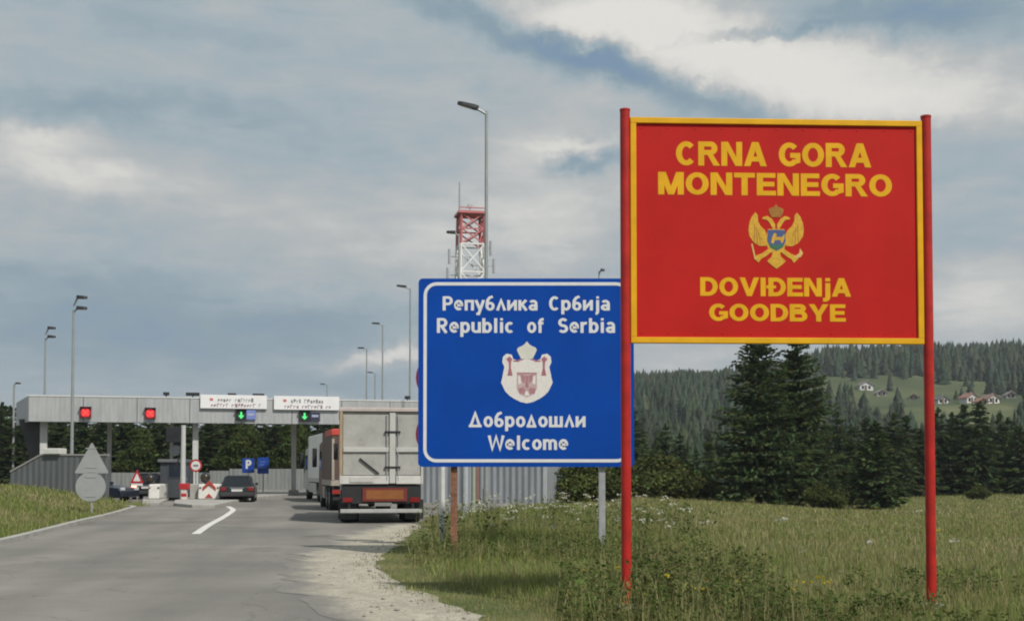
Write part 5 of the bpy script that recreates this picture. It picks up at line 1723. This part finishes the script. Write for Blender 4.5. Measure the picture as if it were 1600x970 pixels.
def build_weeds():
    """broad-leaved roadside weeds: stalks with leaves all the way up"""
    zones = []                       # x, y, height

    def zone(n, x0, x1, y0, y1, h0, h1, sel=None):
        X = rng.uniform(x0, x1, n); Y = rng.uniform(y0, y1, n)
        ok = X - np.interp(Y, RY, RX) > .55
        if sel is not None: ok &= sel(X, Y)
        X, Y = X[ok], Y[ok]
        zones.append(np.stack([X, Y, rng.uniform(h0, h1, len(X))], 1))
    zone(330, .55, 2.9, 11.6, 14.6, .18, .58, lambda x, y: wob(x, y, 1.6, 3) > -.45)
    zone(480, 2.2, 7.6, 11.3, 13.6, .08, .26, lambda x, y: wob(x, y, 1.3, 5) > -.35)
    zone(200, 2.4, 8, 13.4, 16.5, .10, .32, lambda x, y: wob(x, y, 1.1, 1) > .15)
    zone(330, -2.9, 2.6, 20.5, 23.8, .15, .42, lambda x, y: wob(x, y, 1.0, 2) > -.6)
    zone(260, -3.0, 4.5, 24, 36, .30, .85, lambda x, y: wob(x, y, .7, 2) > -.5)
    zone(160, 1.2, 3.2, 14.5, 21, .20, .60, lambda x, y: wob(x, y, .8, 4) > -.2)
    zone(160, 3, 26, 17, 45, .15, .5, lambda x, y: wob(x, y, .4, 4) > .35)
    Z = np.concatenate(zones)
    P, D, S_, C = [], [], [], []; BP, BH, BC = [], [], []
    for x, y, h in Z:
        g = tz(x, y)
        m = int(10 + 24 * h)
        t = rng.random(m) ** .8
        rad = h * .32 * (1 - .55 * t) + .03
        a = rng.uniform(0, 6.28, m)
        P.append(np.stack([x + rad * rng.random(m) * np.cos(a), y + rad * rng.random(m) * np.sin(a), g + .02 + h * t], 1))
        D.append(np.stack([np.cos(a), np.sin(a), rng.uniform(-.2, 1.0, m)], 1)); S_.append(rng.uniform(.03, .075, m) * (.7 + .6 * h))
        base = np.array([.090, .135, .036]) if rng.random() < .6 else np.array([.165, .180, .060])
        C.append(base * rng.uniform(.7, 1.4) * rng.uniform(.8, 1.2, (m, 1)))
        kk = int(rng.integers(4, 12))
        BP.append(np.stack([x + rng.normal(0, .09, kk), y + rng.normal(0, .09, kk), np.full(kk, g)], 1)); BH.append(h * rng.uniform(.7, 1.35, kk)); BC.append(np.array([[.17, .20, .06]]) * (1 - (q_ := rng.random((kk, 1)))) + np.array([[.34, .30, .16]]) * q_)
    P, D, S_, C = map(np.concatenate, (P, D, S_, C))
    V, T, Cc = spray_mesh(P, D, S_, C, rng, .5)
    BP, BH, BC = map(np.concatenate, (BP, BH, BC))
    V2, T2, C2 = blades(BP, BH, rng.uniform(.006, .014, len(BP)), BC, .4)
    o = np_mesh('weeds', np.concatenate([V, V2]), np.concatenate([T, T2 + len(V)]), GRASSM, np.concatenate([Cc, C2]))
    tag(o, 'leafy green roadside weeds around the sign posts', 'weeds', kind='stuff')


build_weeds()


def flowers(name, spots, h0, h1, size, colr, label, heads=5):
    P, D, S_, C = [], [], [], []; BP, BH = [], []
    for x, y in spots:
        g = tz(x, y); h = rng.uniform(h0, h1)
        m = int(rng.integers(max(2, heads - 2), heads + 3)); q = rng.normal(0, size * 1.1, (m, 2))
        P.append(np.stack([x + q[:, 0], y + q[:, 1], g + h + rng.normal(0, size * .25, m)], 1))
        D.append(np.stack([rng.normal(0, 1, m), rng.normal(0, 1, m), rng.normal(0, .4, m)], 1)); S_.append(size * rng.uniform(.7, 1.4, m))
        C.append(np.tile(np.array([colr]) * rng.uniform(.75, 1.1), (m, 1)))
        BP.append([x, y, g]); BH.append(h)
    P, D, S_, C = map(np.concatenate, (P, D, S_, C))
    V, T, Cc = spray_mesh(P, D, S_, C, rng, .9)
    BP = np.array(BP); V2, T2, C2 = blades(BP, np.array(BH), np.full(len(BP), .012), np.tile([[.09, .115, .035]], (len(BP), 1)), .15)
    o = np_mesh(name, np.concatenate([V, V2]), np.concatenate([T, T2 + len(V)]), GRASSM, np.concatenate([Cc, C2]))
    tag(o, label, 'flowers', kind='stuff')


def scat(n, x0, x1, y0, y1, d=.8):
    X = rng.uniform(x0, x1, n); Y = rng.uniform(y0, y1, n); ok = X - np.interp(Y, RY, RX) > d
    return list(zip(X[ok], Y[ok]))


flowers('white_wildflowers', scat(190, -3.4, 3.8, 24, 37) + scat(14, -3.4, -1.4, 24, 28, .4) + scat(6, 2.5, 8, 13.5, 19), .40, .95, .045, (.66, .65, .54), 'white umbel flowers scattered in the tall grass')
flowers('pale_meadow_flowers', scat(420, 2, 30, 16, 60), .10, .30, .022, (.50, .49, .38), 'tiny pale flowers dotted over the meadow', 3)
flowers('yellow_wildflowers', scat(26, .8, 3.4, 12.2, 15) + scat(160, 2, 40, 18, 75) + scat(60, 26, 60, 70, 105), .15, .45, .035, (.52, .42, .05), 'yellow flowers in the grass', 4)


def stones():
    """gravel stones along the ragged edge of the shoulder"""
    r = random.Random(5); mb = MB()
    for i in range(260):
        p = gout[r.randrange(3, len(gout))] if r.random() < .6 else gout[r.randrange(3, len(gout))].lerp(gin[r.randrange(3, len(gin))], r.random())
        s = r.uniform(.008, .030) * (1.5 if r.random() < .06 else 1)
        c = Vector((p.x + r.uniform(-.25, .2), p.y + r.uniform(-.2, .2), .01 + s * .3))
        vs = [c + Vector((s * r.uniform(.7, 1.3) * x, s * r.uniform(.7, 1.3) * y, s * .6 * z)) for x, y, z in ((1, 0, 0), (0, 1, 0), (-1, 0, 0), (0, -1, 0), (0, 0, 1), (0, 0, -1))]
        mb.add(vs, [(0, 1, 4), (1, 2, 4), (2, 3, 4), (3, 0, 4), (1, 0, 5), (2, 1, 5), (3, 2, 5), (0, 3, 5)])
    tag(mb.build('gravel_stones', mat('stone', (.26, .24, .21), .95, .3, 9)), 'loose stones along the gravel edge', 'stones', kind='stuff')


stones()


# ------------------------------------------------------------------ air: one closed box of thin even haze round everything
def build_haze():
    o = MB().bx(-2700, 2700, -1000, 4300, -30, 175).build('haze', bpy.data.materials.new('haze_air'))
    m = o.data.materials[0]; m.use_nodes = True; nt = m.node_tree; nt.nodes.clear()
    v = nt.nodes.new('ShaderNodeVolumePrincipled'); out = nt.nodes.new('ShaderNodeOutputMaterial')
    v.inputs['Color'].default_value = (.86, .91, 1, 1); v.inputs['Density'].default_value = HAZE; v.inputs['Anisotropy'].default_value = .2
    nt.links.new(v.outputs[0], out.inputs['Volume'])
    tag(o, kind='stuff')


HAZE = 0.00022
build_haze()
